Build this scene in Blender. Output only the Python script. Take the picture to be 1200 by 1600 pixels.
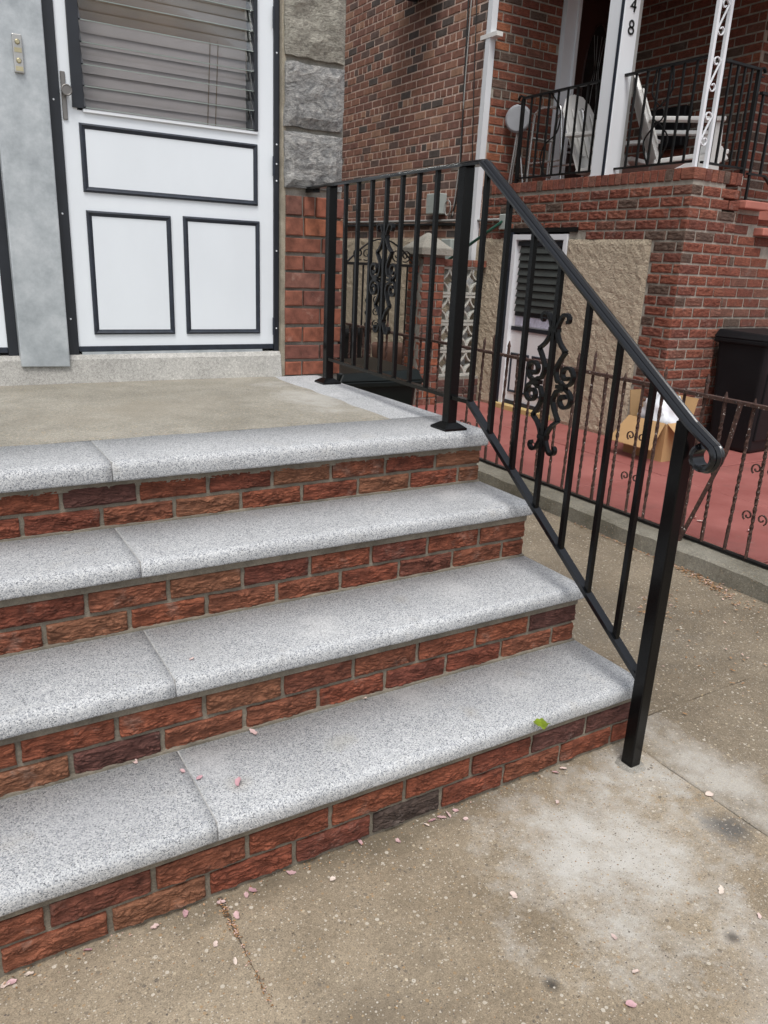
import bpy, bmesh, math, random
from mathutils import Vector, Matrix, noise
random.seed(7)
rnd = random.Random(11)
R = math.radians
sc = bpy.context.scene
for o in list(bpy.data.objects): bpy.data.objects.remove(o)
COL = sc.collection

# ---------------------------------------------------------------- camera
CR = (0.8582728678906287, -0.5112815546321233, 0.04425896672714351)
CU = (0.12124989778332118, 0.2858252674212685, 0.9505800222974888)
CF = (0.49866436260307334, 0.810490646705142, -0.3073089082229005)
CP = Vector((-1.70207, -1.30851, 1.32996)); FPX = 1204.345
cam = bpy.data.cameras.new('camera'); cam_o = bpy.data.objects.new('camera', cam); COL.objects.link(cam_o)
m = Matrix((CR, CU, [-c for c in CF])).transposed().to_4x4(); m.translation = CP
cam_o.matrix_world = m
cam.sensor_fit = 'VERTICAL'; cam.sensor_height = 32.0; cam.lens = FPX / 1600 * 32.0
cam.clip_start = 0.05; cam.clip_end = 2000
sc.camera = cam_o
# ---------------------------------------------------------------- world, sun, exposure (overcast day)
SUN_EL, SUN_AZ = R(62), R(212)          # azimuth clockwise from +Y
w = bpy.data.worlds.new('World'); sc.world = w; w.use_nodes = True
nt = w.node_tree; nt.nodes.clear()
sky = nt.nodes.new('ShaderNodeTexSky'); sky.sky_type = 'NISHITA'; sky.sun_disc = False
sky.sun_elevation = SUN_EL; sky.sun_rotation = SUN_AZ; sky.dust_density = 3.0; sky.air_density = 1.0
hs = nt.nodes.new('ShaderNodeHueSaturation'); hs.inputs['Saturation'].default_value = 0.30
bg = nt.nodes.new('ShaderNodeBackground'); bg.inputs['Strength'].default_value = 0.125
wo = nt.nodes.new('ShaderNodeOutputWorld')
nt.links.new(sky.outputs[0], hs.inputs['Color']); nt.links.new(hs.outputs[0], bg.inputs[0]); nt.links.new(bg.outputs[0], wo.inputs[0])
sl = bpy.data.lights.new('sun', 'SUN'); sl.energy = 1.4; sl.angle = R(22); sl.color = (1.0, 0.97, 0.93)
so = bpy.data.objects.new('sun', sl); COL.objects.link(so)
sd = Vector((math.sin(SUN_AZ) * math.cos(SUN_EL), math.cos(SUN_AZ) * math.cos(SUN_EL), math.sin(SUN_EL)))
so.rotation_euler = sd.to_track_quat('Z', 'Y').to_euler(); so.location = (0, -4, 9)
sc.view_settings.view_transform = 'Standard'; sc.view_settings.look = 'None'
sc.view_settings.exposure = 0.55; sc.view_settings.gamma = 1.0; sc.view_settings.use_curve_mapping = False
sc.render.resolution_x = 768; sc.render.resolution_y = 1024

def pix(px, py, ax, val):               # photo pixel -> point on the plane axis = value
    a, b = (px - 600) / FPX, -(py - 800) / FPX
    d = Vector(CR) * a + Vector(CU) * b + Vector(CF)
    t = (val - CP[ax]) / d[ax]
    return CP + d * t

# ================================================================ materials
def newmat(name):
    mt = bpy.data.materials.new(name); mt.use_nodes = True
    t = mt.node_tree; b = t.nodes['Principled BSDF']
    return mt, t, b
def nd(t, typ, ins=None, **props):
    n = t.nodes.new(typ)
    for k, v in props.items(): setattr(n, k, v)
    if ins:
        for k, v in ins.items():
            if hasattr(v, 'is_linked') or isinstance(v, bpy.types.NodeSocket): t.links.new(v, n.inputs[k])
            else: n.inputs[k].default_value = v
    return n
def c4(c): return (c[0], c[1], c[2], 1.0)
def ramp(t, fac, stops, interp='LINEAR'):
    r = nd(t, 'ShaderNodeValToRGB', {'Fac': fac}); r.color_ramp.interpolation = interp
    e = r.color_ramp.elements
    while len(e) < len(stops): e.new(0.5)
    for el, (p, c) in zip(e, stops):
        el.position = p; el.color = c4(c) if isinstance(c, tuple) else (c, c, c, 1)
    return r.outputs[0]
def mixc(t, fac, a, b, mode='MIX'):
    n = t.nodes.new('ShaderNodeMix'); n.data_type = 'RGBA'; n.blend_type = mode
    for s, v in ((n.inputs[0], fac), (n.inputs[6], a), (n.inputs[7], b)):
        if isinstance(v, bpy.types.NodeSocket): t.links.new(v, s)
        elif isinstance(v, tuple): s.default_value = c4(v)
        else: s.default_value = v
    return n.outputs[2]
def math_(t, op, a, b=0.0, clamp=False):
    n = t.nodes.new('ShaderNodeMath'); n.operation = op; n.use_clamp = clamp
    for s, v in ((n.inputs[0], a), (n.inputs[1], b)):
        if isinstance(v, bpy.types.NodeSocket): t.links.new(v, s)
        else: s.default_value = v
    return n.outputs[0]
def noi(t, vec, scale, detail=4, rough=0.55, dist=0.0):
    return nd(t, 'ShaderNodeTexNoise', {'Vector': vec, 'Scale': scale, 'Detail': detail, 'Roughness': rough, 'Distortion': dist}).outputs[0]
def vmap(t, vec, scale=(1, 1, 1), loc=(0, 0, 0)):
    return nd(t, 'ShaderNodeMapping', {'Vector': vec, 'Scale': scale, 'Location': loc}).outputs[0]
def wpos(t): return nd(t, 'ShaderNodeNewGeometry').outputs['Position']
def bump(t, b, h, strength=0.4, dist=0.01):
    n = nd(t, 'ShaderNodeBump', {'Height': h, 'Strength': strength, 'Distance': dist}); t.links.new(n.outputs[0], b.inputs['Normal'])
def rnd01(t):
    a = nd(t, 'ShaderNodeObjectInfo').outputs['Random']; c = nd(t, 'ShaderNodeNewGeometry').outputs['Random Per Island']
    return math_(t, 'FRACT', math_(t, 'ADD', a, c))
def rvec(t, r):   # object coordinates pushed apart per brick
    tc = nd(t, 'ShaderNodeTexCoord').outputs['Object']
    off = nd(t, 'ShaderNodeCombineXYZ', {0: math_(t, 'MULTIPLY', r, 37.0), 1: math_(t, 'MULTIPLY', r, 11.0), 2: math_(t, 'MULTIPLY', r, 53.0)}).outputs[0]
    return nd(t, 'ShaderNodeVectorMath', {0: tc, 1: off}, operation='ADD').outputs[0]

def simple(name, col, rough=0.5, metal=0.0, var=0.12, vs=8.0, bs=0.0, bscale=60.0, spec=0.5):
    mt, t, b = newmat(name); p = wpos(t)
    n = noi(t, p, vs, 5)
    f = ramp(t, n, [(0.25, 1 - var), (0.75, 1 + var)])
    t.links.new(mixc(t, 1.0, col, f, 'MULTIPLY'), b.inputs['Base Color'])
    b.inputs['Roughness'].default_value = rough; b.inputs['Metallic'].default_value = metal
    b.inputs['Specular IOR Level'].default_value = spec
    if bs: bump(t, b, noi(t, p, bscale, 4), bs, 0.004)
    return mt

def brick_mat(name, cols, rough=0.85, rock=0.0, stretch=(8, 8, 40), fine=0.3, smear=(0.45, 0.42, 0.38), smear_amt=0.35, blot=0.5):
    mt, t, b = newmat(name); r = rnd01(t); v = rvec(t, r)
    k = len(cols); base = ramp(t, r, [(i / k, c) for i, c in enumerate(cols)], 'CONSTANT')
    n1 = noi(t, v, 22, 5, 0.6)
    base = mixc(t, 1.0, base, ramp(t, n1, [(0.3, 1 - blot * 0.5), (0.7, 1 + blot * 0.4)]), 'MULTIPLY')
    n3 = noi(t, v, 9, 6, 0.7)
    base = mixc(t, math_(t, 'MULTIPLY', ramp(t, n3, [(0.58, 0.0), (0.78, 1.0)]), smear_amt), base, smear)
    t.links.new(base, b.inputs['Base Color']); b.inputs['Roughness'].default_value = rough
    b.inputs['Specular IOR Level'].default_value = 0.35
    h = noi(t, v, 180, 4, 0.6)
    if rock:
        rn = noi(t, vmap(t, v, stretch), 1.0, 5, 0.6, 1.2)
        rn = math_(t, 'ABSOLUTE', math_(t, 'SUBTRACT', rn, 0.5))
        h = math_(t, 'ADD', math_(t, 'MULTIPLY', h, fine * 0.15), math_(t, 'MULTIPLY', rn, rock * 3.0))
        # shade painted into the colour along the grooves of the rusticated face
        base2 = mixc(t, ramp(t, rn, [(0.0, 0.55), (0.07, 0.0)]), base, mixc(t, 1.0, base, (0.28, 0.25, 0.25), 'MULTIPLY'))
        t.links.new(base2, b.inputs['Base Color'])
        bump(t, b, h, 0.9, 0.006)
    else: bump(t, b, h, fine, 0.003)
    return mt

def mortar_mat(name, col, dark=0.6):
    mt, t, b = newmat(name); p = wpos(t)
    n = noi(t, p, 14, 6, 0.65); n2 = noi(t, p, 260, 3, 0.6)
    c = mixc(t, 1.0, col, ramp(t, n, [(0.3, dark), (0.7, 1.15)]), 'MULTIPLY')
    c = mixc(t, 1.0, c, ramp(t, n2, [(0.3, 0.8), (0.7, 1.15)]), 'MULTIPLY')
    t.links.new(c, b.inputs['Base Color']); b.inputs['Roughness'].default_value = 0.95
    bump(t, b, math_(t, 'ADD', n2, n), 0.6, 0.004)
    return mt

MT = {}
MT['mortar'] = mortar_mat('mortar grey', (0.30, 0.285, 0.25))
MT['mortar_riser'] = mortar_mat('mortar riser', (0.235, 0.205, 0.16), 0.55)
MT['mortar_light'] = mortar_mat('joint cement', (0.42, 0.415, 0.40), 0.7)
MT['mortar_pink'] = mortar_mat('mortar pinkish', (0.66, 0.51, 0.43), 0.85)
MT['mortar_porch'] = mortar_mat('mortar porch', (0.37, 0.345, 0.295), 0.65)
MT['brick_riser'] = brick_mat('rock faced riser brick', [(0.225, 0.068, 0.036), (0.18, 0.052, 0.030), (0.245, 0.078, 0.040), (0.205, 0.070, 0.038), (0.165, 0.050, 0.032), (0.225, 0.080, 0.044), (0.205, 0.060, 0.033), (0.23, 0.072, 0.038), (0.19, 0.064, 0.038), (0.21, 0.064, 0.034), (0.165, 0.056, 0.036), (0.225, 0.076, 0.042), (0.20, 0.058, 0.032)], rock=1.0, stretch=(14, 14, 62), smear=(0.40, 0.36, 0.31), smear_amt=0.4, blot=0.9)
MT['brick_riser_dark'] = brick_mat('dark riser brick', [(0.075, 0.052, 0.043), (0.085, 0.055, 0.045)], rock=1.0, stretch=(14, 14, 62), smear_amt=0.3)
MT['brick_riser_maroon'] = brick_mat('maroon riser brick', [(0.11, 0.045, 0.036), (0.125, 0.052, 0.042)], rock=1.0, stretch=(14, 14, 62), smear_amt=0.35)
MT['brick_riser_tan'] = brick_mat('tan riser brick', [(0.235, 0.102, 0.056), (0.225, 0.095, 0.052)], rock=1.0, stretch=(14, 14, 62), smear_amt=0.4)
MT['brick_porch'] = brick_mat('rock faced porch brick', [(0.255, 0.088, 0.055), (0.225, 0.074, 0.048), (0.19, 0.070, 0.050), (0.265, 0.10, 0.064), (0.215, 0.098, 0.07), (0.13, 0.086, 0.066), (0.245, 0.082, 0.052), (0.20, 0.070, 0.048), (0.235, 0.08, 0.052)], rock=0.9, stretch=(16, 16, 66), smear_amt=0.35)
MT['brick_side'] = brick_mat('smooth dark brick', [(0.25, 0.122, 0.086), (0.22, 0.106, 0.080), (0.27, 0.135, 0.094), (0.10, 0.082, 0.074), (0.235, 0.115, 0.084), (0.35, 0.20, 0.135), (0.20, 0.098, 0.076), (0.26, 0.128, 0.092), (0.30, 0.156, 0.108), (0.225, 0.115, 0.088), (0.15, 0.10, 0.085), (0.24, 0.117, 0.084)], fine=0.25, smear_amt=0.15)
MT['brick_front'] = brick_mat('orange front brick', [(0.33, 0.125, 0.066), (0.29, 0.105, 0.060), (0.35, 0.138, 0.070), (0.25, 0.092, 0.058), (0.15, 0.092, 0.07), (0.31, 0.115, 0.064)], rock=0.5, stretch=(14, 14, 50), smear_amt=0.25)
MT['brick_pier'] = brick_mat('old orange brick', [(0.25, 0.086, 0.052), (0.19, 0.070, 0.048), (0.28, 0.10, 0.054), (0.16, 0.062, 0.046), (0.215, 0.08, 0.052), (0.18, 0.08, 0.06)], fine=0.9, smear=(0.45, 0.30, 0.24), smear_amt=0.75, blot=0.9)
MT['brick_dark'] = brick_mat('brown low wall brick', [(0.10, 0.052, 0.045), (0.12, 0.06, 0.05), (0.08, 0.045, 0.042), (0.09, 0.06, 0.055)], fine=0.4)

def granite():
    mt, t, b = newmat('grey granite'); p = wpos(t)
    n1 = noi(t, p, 210, 3, 0.75)
    v = nd(t, 'ShaderNodeTexVoronoi', {'Vector': p, 'Scale': 480.0, 'Randomness': 1.0}); cell = nd(t, 'ShaderNodeSeparateColor', {0: v.outputs['Color']}).outputs[0]
    c = ramp(t, cell, [(0.0, (0.16, 0.165, 0.175)), (0.10, (0.33, 0.34, 0.355)), (0.26, (0.49, 0.495, 0.50)), (0.60, (0.60, 0.60, 0.595)), (0.85, (0.70, 0.695, 0.68))], 'CONSTANT')
    v2 = nd(t, 'ShaderNodeTexVoronoi', {'Vector': p, 'Scale': 260.0}); cell2 = nd(t, 'ShaderNodeSeparateColor', {0: v2.outputs['Color']}).outputs[1]
    c = mixc(t, ramp(t, cell2, [(0.0, 0.45), (0.12, 0.0)], 'CONSTANT'), c, (0.26, 0.27, 0.29))
    c = mixc(t, ramp(t, n1, [(0.34, 0.25), (0.48, 0.0)]), c, (0.36, 0.37, 0.39))
    c = mixc(t, 1.0, c, (0.875, 0.89, 0.905), 'MULTIPLY')
    big = noi(t, p, 3.2, 5, 0.6)
    c = mixc(t, 1.0, c, ramp(t, big, [(0.3, 0.88), (0.7, 1.08)]), 'MULTIPLY')
    dirt = noi(t, vmap(t, p, (1, 1, 1), (3.1, 7.7, 1.3)), 7.0, 6, 0.7)
    c = mixc(t, ramp(t, dirt, [(0.60, 0.0), (0.78, 0.38)]), c, (0.44, 0.41, 0.36))
    wh = noi(t, vmap(t, p, (1, 1, 1), (9.1, 2.7, 5.3)), 4.5, 5, 0.65)
    c = mixc(t, ramp(t, wh, [(0.62, 0.0), (0.76, 0.45)]), c, (0.72, 0.72, 0.71))
    for (px_, py_, zt_, rad, col_, amt) in ((690, 1062, 0.2075, .050, (0.36, 0.33, 0.28), .6), (735, 1112, 0.2075, .035, (0.30, 0.27, 0.22), .7), (812, 1055, 0.2075, .03, (0.38, 0.35, 0.30), .6), (640, 1085, 0.2075, .09, (0.72, 0.72, 0.71), .6), (325, 1190, 0.2075, .07, (0.74, 0.75, 0.76), .75), (530, 1160, 0.2075, .045, (0.40, 0.38, 0.30), .5), (800, 1070, 0.2075, .10, (0.70, 0.70, 0.69), .5),
                                        (628, 935, 0.40, .035, (0.33, 0.31, 0.27), .6), (500, 980, 0.40, .09, (0.72, 0.72, 0.71), .55), (700, 920, 0.40, .10, (0.70, 0.70, 0.69), .5), (372, 1225, 0.2075, .03, (0.33, 0.30, 0.24), .6), (480, 640, 0.785, .16, (0.72, 0.72, 0.71), .5), (515, 597, 0.785, .10, (0.74, 0.74, 0.74), .7), (300, 1010, 0.40, .09, (0.42, 0.42, 0.41), .5), (150, 1270, 0.2075, .14, (0.44, 0.45, 0.47), .45)):
        q = pix(px_, py_, 2, zt_)
        d = nd(t, 'ShaderNodeVectorMath', {0: vmap(t, p, (1 / rad,) * 3, tuple(-v / rad for v in q))}, operation='LENGTH').outputs['Value']
        d = math_(t, 'ADD', d, math_(t, 'MULTIPLY', math_(t, 'SUBTRACT', noi(t, p, 16.0, 5, 0.65), 0.5), 2.6))
        c = mixc(t, math_(t, 'MULTIPLY', ramp(t, d, [(0.1, 1.0), (1.0, 0.0)]), amt), c, mixc(t, 0.55, c, col_))
    t.links.new(c, b.inputs['Base Color']); b.inputs['Roughness'].default_value = 0.8
    b.inputs['Specular IOR Level'].default_value = 0.3
    bump(t, b, math_(t, 'ADD', n1, math_(t, 'MULTIPLY', cell, 0.4)), 0.28, 0.0025)
    return mt
MT['granite'] = granite()

def concrete(name, c1, c2, agg=1.0, patches=(), scale=85.0, bstr=0.5):
    mt, t, b = newmat(name); p = wpos(t)
    big = noi(t, p, 1.7, 7, 0.62); mid = noi(t, p, 9.0, 6, 0.65); fine = noi(t, p, 330, 3, 0.7)
    c = mixc(t, ramp(t, big, [(0.32, 0.0), (0.68, 1.0)]), c1, c2)
    c = mixc(t, 1.0, c, ramp(t, mid, [(0.25, 0.80), (0.75, 1.14)]), 'MULTIPLY')
    c = mixc(t, 1.0, c, ramp(t, fine, [(0.25, 0.5), (0.75, 1.42)]), 'MULTIPLY')
    grit = noi(t, p, 95, 4, 0.7)
    c = mixc(t, 1.0, c, ramp(t, grit, [(0.3, 0.74), (0.7, 1.22)]), 'MULTIPLY')
    keep = None
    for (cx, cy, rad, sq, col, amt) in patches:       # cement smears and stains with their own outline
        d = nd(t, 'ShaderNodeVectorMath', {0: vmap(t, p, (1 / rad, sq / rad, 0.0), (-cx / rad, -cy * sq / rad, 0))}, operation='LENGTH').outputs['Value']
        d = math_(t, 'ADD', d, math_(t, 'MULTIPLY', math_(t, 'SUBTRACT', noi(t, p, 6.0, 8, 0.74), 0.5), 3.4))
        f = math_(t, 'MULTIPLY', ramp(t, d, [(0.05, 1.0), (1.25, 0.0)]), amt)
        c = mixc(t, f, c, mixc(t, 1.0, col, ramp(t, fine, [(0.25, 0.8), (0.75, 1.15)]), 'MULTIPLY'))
        if keep is None and rad < 0.5: keep = f
    hsum = math_(t, 'MULTIPLY', fine, 0.6)
    if agg:
        v = nd(t, 'ShaderNodeTexVoronoi', {'Vector': p, 'Scale': scale, 'Randomness': 1.0})
        cs = nd(t, 'ShaderNodeSeparateColor', {0: v.outputs['Color']})
        lim = math_(t, 'MULTIPLY', cs.outputs[0], 0.40)
        f = math_(t, 'MULTIPLY', math_(t, 'LESS_THAN', v.outputs['Distance'], lim), ramp(t, cs.outputs[1], [(0.0, 0.0), (0.42, 0.95)], 'CONSTANT'))
        f = math_(t, 'MULTIPLY', f, ramp(t, noi(t, p, 3.0, 4), [(0.3, 0.25), (0.62, 1.0)]))
        if keep is not None: f = math_(t, 'MULTIPLY', f, math_(t, 'SUBTRACT', 1.0, math_(t, 'MULTIPLY', keep, 1.0), True))
        pc = ramp(t, cs.outputs[2], [(0.0, (0.13, 0.11, 0.09)), (0.14, (0.34, 0.22, 0.11)), (0.36, (0.46, 0.36, 0.22)), (0.6, (0.52, 0.44, 0.32)), (0.82, (0.58, 0.53, 0.45))], 'CONSTANT')
        c = mixc(t, math_(t, 'MULTIPLY', f, agg), c, pc)
        v2 = nd(t, 'ShaderNodeTexVoronoi', {'Vector': vmap(t, p, (1, 1, 1), (4, 9, 2)), 'Scale': scale * 2.1, 'Randomness': 1.0})
        cs2 = nd(t, 'ShaderNodeSeparateColor', {0: v2.outputs['Color']})
        f2 = math_(t, 'MULTIPLY', math_(t, 'LESS_THAN', v2.outputs['Distance'], 0.28), ramp(t, cs2.outputs[1], [(0.0, 0.0), (0.6, 0.7)], 'CONSTANT'))
        c = mixc(t, math_(t, 'MULTIPLY', f2, agg), c, ramp(t, cs2.outputs[2], [(0.0, (0.09, 0.08, 0.07)), (0.45, (0.44, 0.37, 0.27)), (0.8, (0.55, 0.51, 0.44))], 'CONSTANT'))
        hsum = math_(t, 'ADD', hsum, math_(t, 'MULTIPLY', f, 0.5))
    t.links.new(c, b.inputs['Base Color']); b.inputs['Roughness'].default_value = 0.9; b.inputs['Specular IOR Level'].default_value = 0.3
    bump(t, b, hsum, bstr, 0.003)
    return mt
MT['pavement'] = concrete('aggregate pavement', (0.225, 0.178, 0.122), (0.375, 0.312, 0.228), 0.9,
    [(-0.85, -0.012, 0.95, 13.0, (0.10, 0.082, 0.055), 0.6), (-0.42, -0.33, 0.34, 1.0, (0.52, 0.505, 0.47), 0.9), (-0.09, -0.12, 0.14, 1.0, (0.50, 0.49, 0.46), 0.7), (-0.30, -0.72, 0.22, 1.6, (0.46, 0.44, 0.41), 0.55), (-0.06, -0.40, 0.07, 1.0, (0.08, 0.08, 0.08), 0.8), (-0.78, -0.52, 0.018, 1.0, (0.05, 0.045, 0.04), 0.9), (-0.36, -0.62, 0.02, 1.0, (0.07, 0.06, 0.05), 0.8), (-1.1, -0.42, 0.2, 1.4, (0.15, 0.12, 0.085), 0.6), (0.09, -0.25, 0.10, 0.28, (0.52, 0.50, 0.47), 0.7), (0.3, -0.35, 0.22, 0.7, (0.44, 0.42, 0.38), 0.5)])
MT['pavement_side'] = concrete('alley pavement', (0.150, 0.120, 0.084), (0.27, 0.225, 0.165), 0.9, [(0.09, -0.22, 0.16, 0.4, (0.50, 0.48, 0.44), 0.7), (0.62, 0.55, 0.3, 0.7, (0.13, 0.115, 0.095), 0.45), (0.5, 1.4, 0.5, 0.5, (0.16, 0.14, 0.11), 0.5)])
MT['landing'] = concrete('landing concrete', (0.245, 0.228, 0.188), (0.36, 0.338, 0.288), 0.6, [(-0.29, 1.92, 0.07, 2.2, (0.20, 0.185, 0.15), 0.85), (-0.30, 1.6, 0.16, 0.35, (0.50, 0.49, 0.46), 0.6), (-0.9, 2.13, 0.9, 10.0, (0.24, 0.22, 0.18), 0.5), (-1.0, 1.5, 0.4, 1.6, (0.27, 0.24, 0.19), 0.5)], 120)
MT['sill'] = concrete('sill cement', (0.40, 0.39, 0.365), (0.50, 0.49, 0.46), 0.0)
MT['kerb'] = concrete('kerb concrete', (0.13, 0.12, 0.092), (0.29, 0.275, 0.23), 0.5, [], 110, 0.8)
MT['dirt'] = concrete('joint dirt', (0.07, 0.055, 0.04), (0.14, 0.11, 0.08), 0.5)
MT['ground'] = concrete('street ground', (0.16, 0.15, 0.135), (0.22, 0.21, 0.19), 0.0)
MT['cap'] = concrete('cast cap', (0.22, 0.21, 0.18), (0.34, 0.325, 0.29), 0.5, [], 140)
def redpaint():
    mt, t, b = newmat('red patio paint'); p = wpos(t)
    n = noi(t, p, 2.5, 6, 0.65); n2 = noi(t, p, 60, 4, 0.6)
    c = mixc(t, ramp(t, n, [(0.3, 0.0), (0.7, 1.0)]), (0.235, 0.066, 0.056), (0.33, 0.115, 0.10))
    c = mixc(t, ramp(t, noi(t, p, 26, 6, 0.7), [(0.62, 0.0), (0.72, 0.6)]), c, (0.34, 0.22, 0.19))
    c = mixc(t, ramp(t, noi(t, vmap(t, p, (1, 1, 1), (7, 3, 1)), 3.4, 7, 0.7), [(0.55, 0.0), (0.75, 0.6)]), c, (0.16, 0.07, 0.06))
    t.links.new(c, b.inputs['Base Color']); b.inputs['Roughness'].default_value = 0.7; bump(t, b, n2, 0.25, 0.003); return mt
MT['redpaint'] = redpaint()
def stucco(name, c1, c2):
    mt, t, b = newmat(name); p = wpos(t)
    n = noi(t, p, 2.2, 5); r = nd(t, 'ShaderNodeTexVoronoi', {'Vector': vmap(t, p, (45, 45, 55)), 'Scale': 1.0}, feature='SMOOTH_F1').outputs['Distance']
    n2 = noi(t, vmap(t, p, (1, 1, 1.4)), 48, 6, 0.7, 0.8)
    c = mixc(t, ramp(t, n, [(0.35, 0), (0.7, 1.0)]), c1, c2)
    c = mixc(t, 1.0, c, ramp(t, n2, [(0.36, 0.62), (0.48, 1.0), (0.7, 1.12)]), 'MULTIPLY')
    t.links.new(c, b.inputs['Base Color']); b.inputs['Roughness'].default_value = 0.95
    bump(t, b, math_(t, 'ADD', n2, math_(t, 'MULTIPLY', r, 0.4)), 1.0, 0.02); return mt
MT['stucco'] = stucco('tan stucco', (0.45, 0.38, 0.28), (0.54, 0.46, 0.35))
def stone(name, c1, c2, c3):
    mt, t, b = newmat(name); r = rnd01(t); v = rvec(t, r)
    n = noi(t, vmap(t, v, (1, 1, 1.5)), 11, 8, 0.72, 1.6); n2 = noi(t, vmap(t, v, (1, 1, 2.4)), 60, 5, 0.7, 1.0)
    c = ramp(t, n, [(0.30, c1), (0.47, c2), (0.62, c3), (0.75, c2)])
    c = mixc(t, 1.0, c, ramp(t, n2, [(0.3, 0.45), (0.65, 1.35)]), 'MULTIPLY')
    t.links.new(c, b.inputs['Base Color']); b.inputs['Roughness'].default_value = 0.85
    bump(t, b, math_(t, 'ADD', n, math_(t, 'MULTIPLY', n2, 0.35)), 1.0, 0.02); return mt
MT['stone_grey'] = stone('grey gneiss', (0.09, 0.095, 0.10), (0.25, 0.25, 0.245), (0.42, 0.41, 0.39))
MT['stone_tan'] = stone('tan gneiss', (0.20, 0.19, 0.165), (0.31, 0.295, 0.25), (0.40, 0.38, 0.325))
MT['jamb'] = mortar_mat('jamb cement', (0.36, 0.32, 0.25))
MT['iron'] = simple('glossy black iron paint', (0.004, 0.0042, 0.0045), 0.2, 0, 0.1, 5, 0.05, 40, 0.22)
MT['iron_rail'] = simple('black handrail paint', (0.005, 0.006, 0.008), 0.16, 0, 0.1, 5, 0.03, 40, 0.55)
MT['iron_old'] = simple('old black iron', (0.009, 0.009, 0.009), 0.45, 0, 0.3, 20, 0.2, 80, 0.25)
MT['blacktrim'] = simple('black trim', (0.013, 0.016, 0.022), 0.4, 0, 0.2, 14)
MT['navytrim'] = simple('dark navy moulding', (0.016, 0.022, 0.034), 0.42, 0, 0.35, 40)
def doorpaint(name, col, r):
    mt, t, b = newmat(name); p = wpos(t)
    n = noi(t, vmap(t, p, (1, 1, 0.5)), 3.5, 6, 0.6)
    c = mixc(t, 1.0, col, ramp(t, n, [(0.3, 0.955), (0.7, 1.02)]), 'MULTIPLY')
    sp = noi(t, p, 38, 5, 0.7); c = mixc(t, ramp(t, sp, [(0.70, 0.0), (0.8, 0.35)]), c, (0.55, 0.54, 0.52))
    t.links.new(c, b.inputs['Base Color']); b.inputs['Roughness'].default_value = r; bump(t, b, n, 0.06, 0.01); return mt
MT['door_white'] = doorpaint('white door paint', (0.77, 0.815, 0.855), 0.35)
MT['panel_white'] = doorpaint('white door panel', (0.74, 0.785, 0.825), 0.38)
MT['white_metal'] = doorpaint('white painted metal', (0.74, 0.77, 0.80), 0.4)
MT['white_worn'] = doorpaint('worn white door', (0.72, 0.73, 0.74), 0.5)
MT['plastic'] = simple('white plastic', (0.76, 0.755, 0.73), 0.4, 0, 0.04)
def alu():
    mt, t, b = newmat('mottled aluminium cladding'); p = wpos(t)
    n = noi(t, p, 9, 7, 0.7); n2 = noi(t, vmap(t, p, (1, 1, 0.3)), 55, 5, 0.7)
    c = ramp(t, n, [(0.30, (0.31, 0.34, 0.36)), (0.52, (0.44, 0.475, 0.495)), (0.70, (0.56, 0.59, 0.61))])
    c = mixc(t, ramp(t, n2, [(0.62, 0.0), (0.8, 0.4)]), c, (0.60, 0.62, 0.63))
    t.links.new(c, b.inputs['Base Color']); b.inputs['Roughness'].default_value = 0.5; b.inputs['Metallic'].default_value = 0.25
    bump(t, b, n, 0.08, 0.01); return mt
MT['alu'] = alu()
MT['chrome'] = simple('chrome tube', (0.62, 0.62, 0.62), 0.25, 0.9, 0.05)
MT['bronze'] = simple('dull bronze', (0.20, 0.19, 0.18), 0.4, 0.7, 0.2)
MT['brass'] = simple('brass bell plate', (0.48, 0.43, 0.28), 0.35, 0.7, 0.2)
MT['nickel'] = simple('nickel', (0.45, 0.44, 0.42), 0.3, 0.8)
MT['grey_box'] = simple('grey utility paint', (0.36, 0.40, 0.38), 0.5)
MT['grey_seat'] = simple('grey vinyl seat', (0.30, 0.31, 0.33), 0.5)
MT['bin_black'] = simple('black bin plastic', (0.008, 0.0085, 0.010), 0.45, 0, 0.2, 6, 0.1, 30, 0.25)
MT['bin_green'] = simple('dark green bin plastic', (0.005, 0.008, 0.0075), 0.3, 0, 0.2, 8, 0, 60, 0.25)
MT['cardboard'] = simple('cardboard', (0.42, 0.26, 0.12), 0.8, 0, 0.12, 6, 0.1, 60)
MT['cardboard_in'] = simple('cardboard inside', (0.30, 0.19, 0.09), 0.85)
MT['bag'] = simple('white plastic bag', (0.72, 0.74, 0.78), 0.35, 0, 0.05)
MT['pinkpaint'] = simple('pink painted concrete', (0.42, 0.155, 0.115), 0.65, 0, 0.2, 5, 0.3, 50)
MT['cable_dark'] = simple('dark cable', (0.02, 0.02, 0.02), 0.5)
MT['cable_grey'] = simple('grey cable', (0.30, 0.30, 0.29), 0.5)
MT['cable_green'] = simple('green hose', (0.015, 0.075, 0.05), 0.4)
MT['breeze'] = concrete('weathered white block', (0.40, 0.41, 0.37), (0.55, 0.55, 0.51), 0.0)
MT['yellow_sill'] = simple('yellow sill', (0.50, 0.37, 0.16), 0.7)
MT['paper'] = simple('pale sticker', (0.52, 0.54, 0.66), 0.5, 0, 0.3, 30)
MT['dark_wood'] = simple('dark wood door', (0.035, 0.012, 0.009), 0.4)
MT['dark_glass'] = simple('dark leaded glass', (0.010, 0.009, 0.009), 0.12, 0, 0.5, 30)
MT['digit'] = simple('black digits', (0.01, 0.01, 0.01), 0.5)
MT['blind'] = simple('mauve blind', (0.31, 0.275, 0.285), 0.6, 0, 0.06, 9)
MT['curtain'] = simple('brown shade', (0.14, 0.092, 0.06), 0.8, 0, 0.2, 6)
MT['void'] = simple('dark interior', (0.03, 0.026, 0.024), 0.9)
MT['roof'] = simple('porch ceiling', (0.10, 0.09, 0.08), 0.8)
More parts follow.
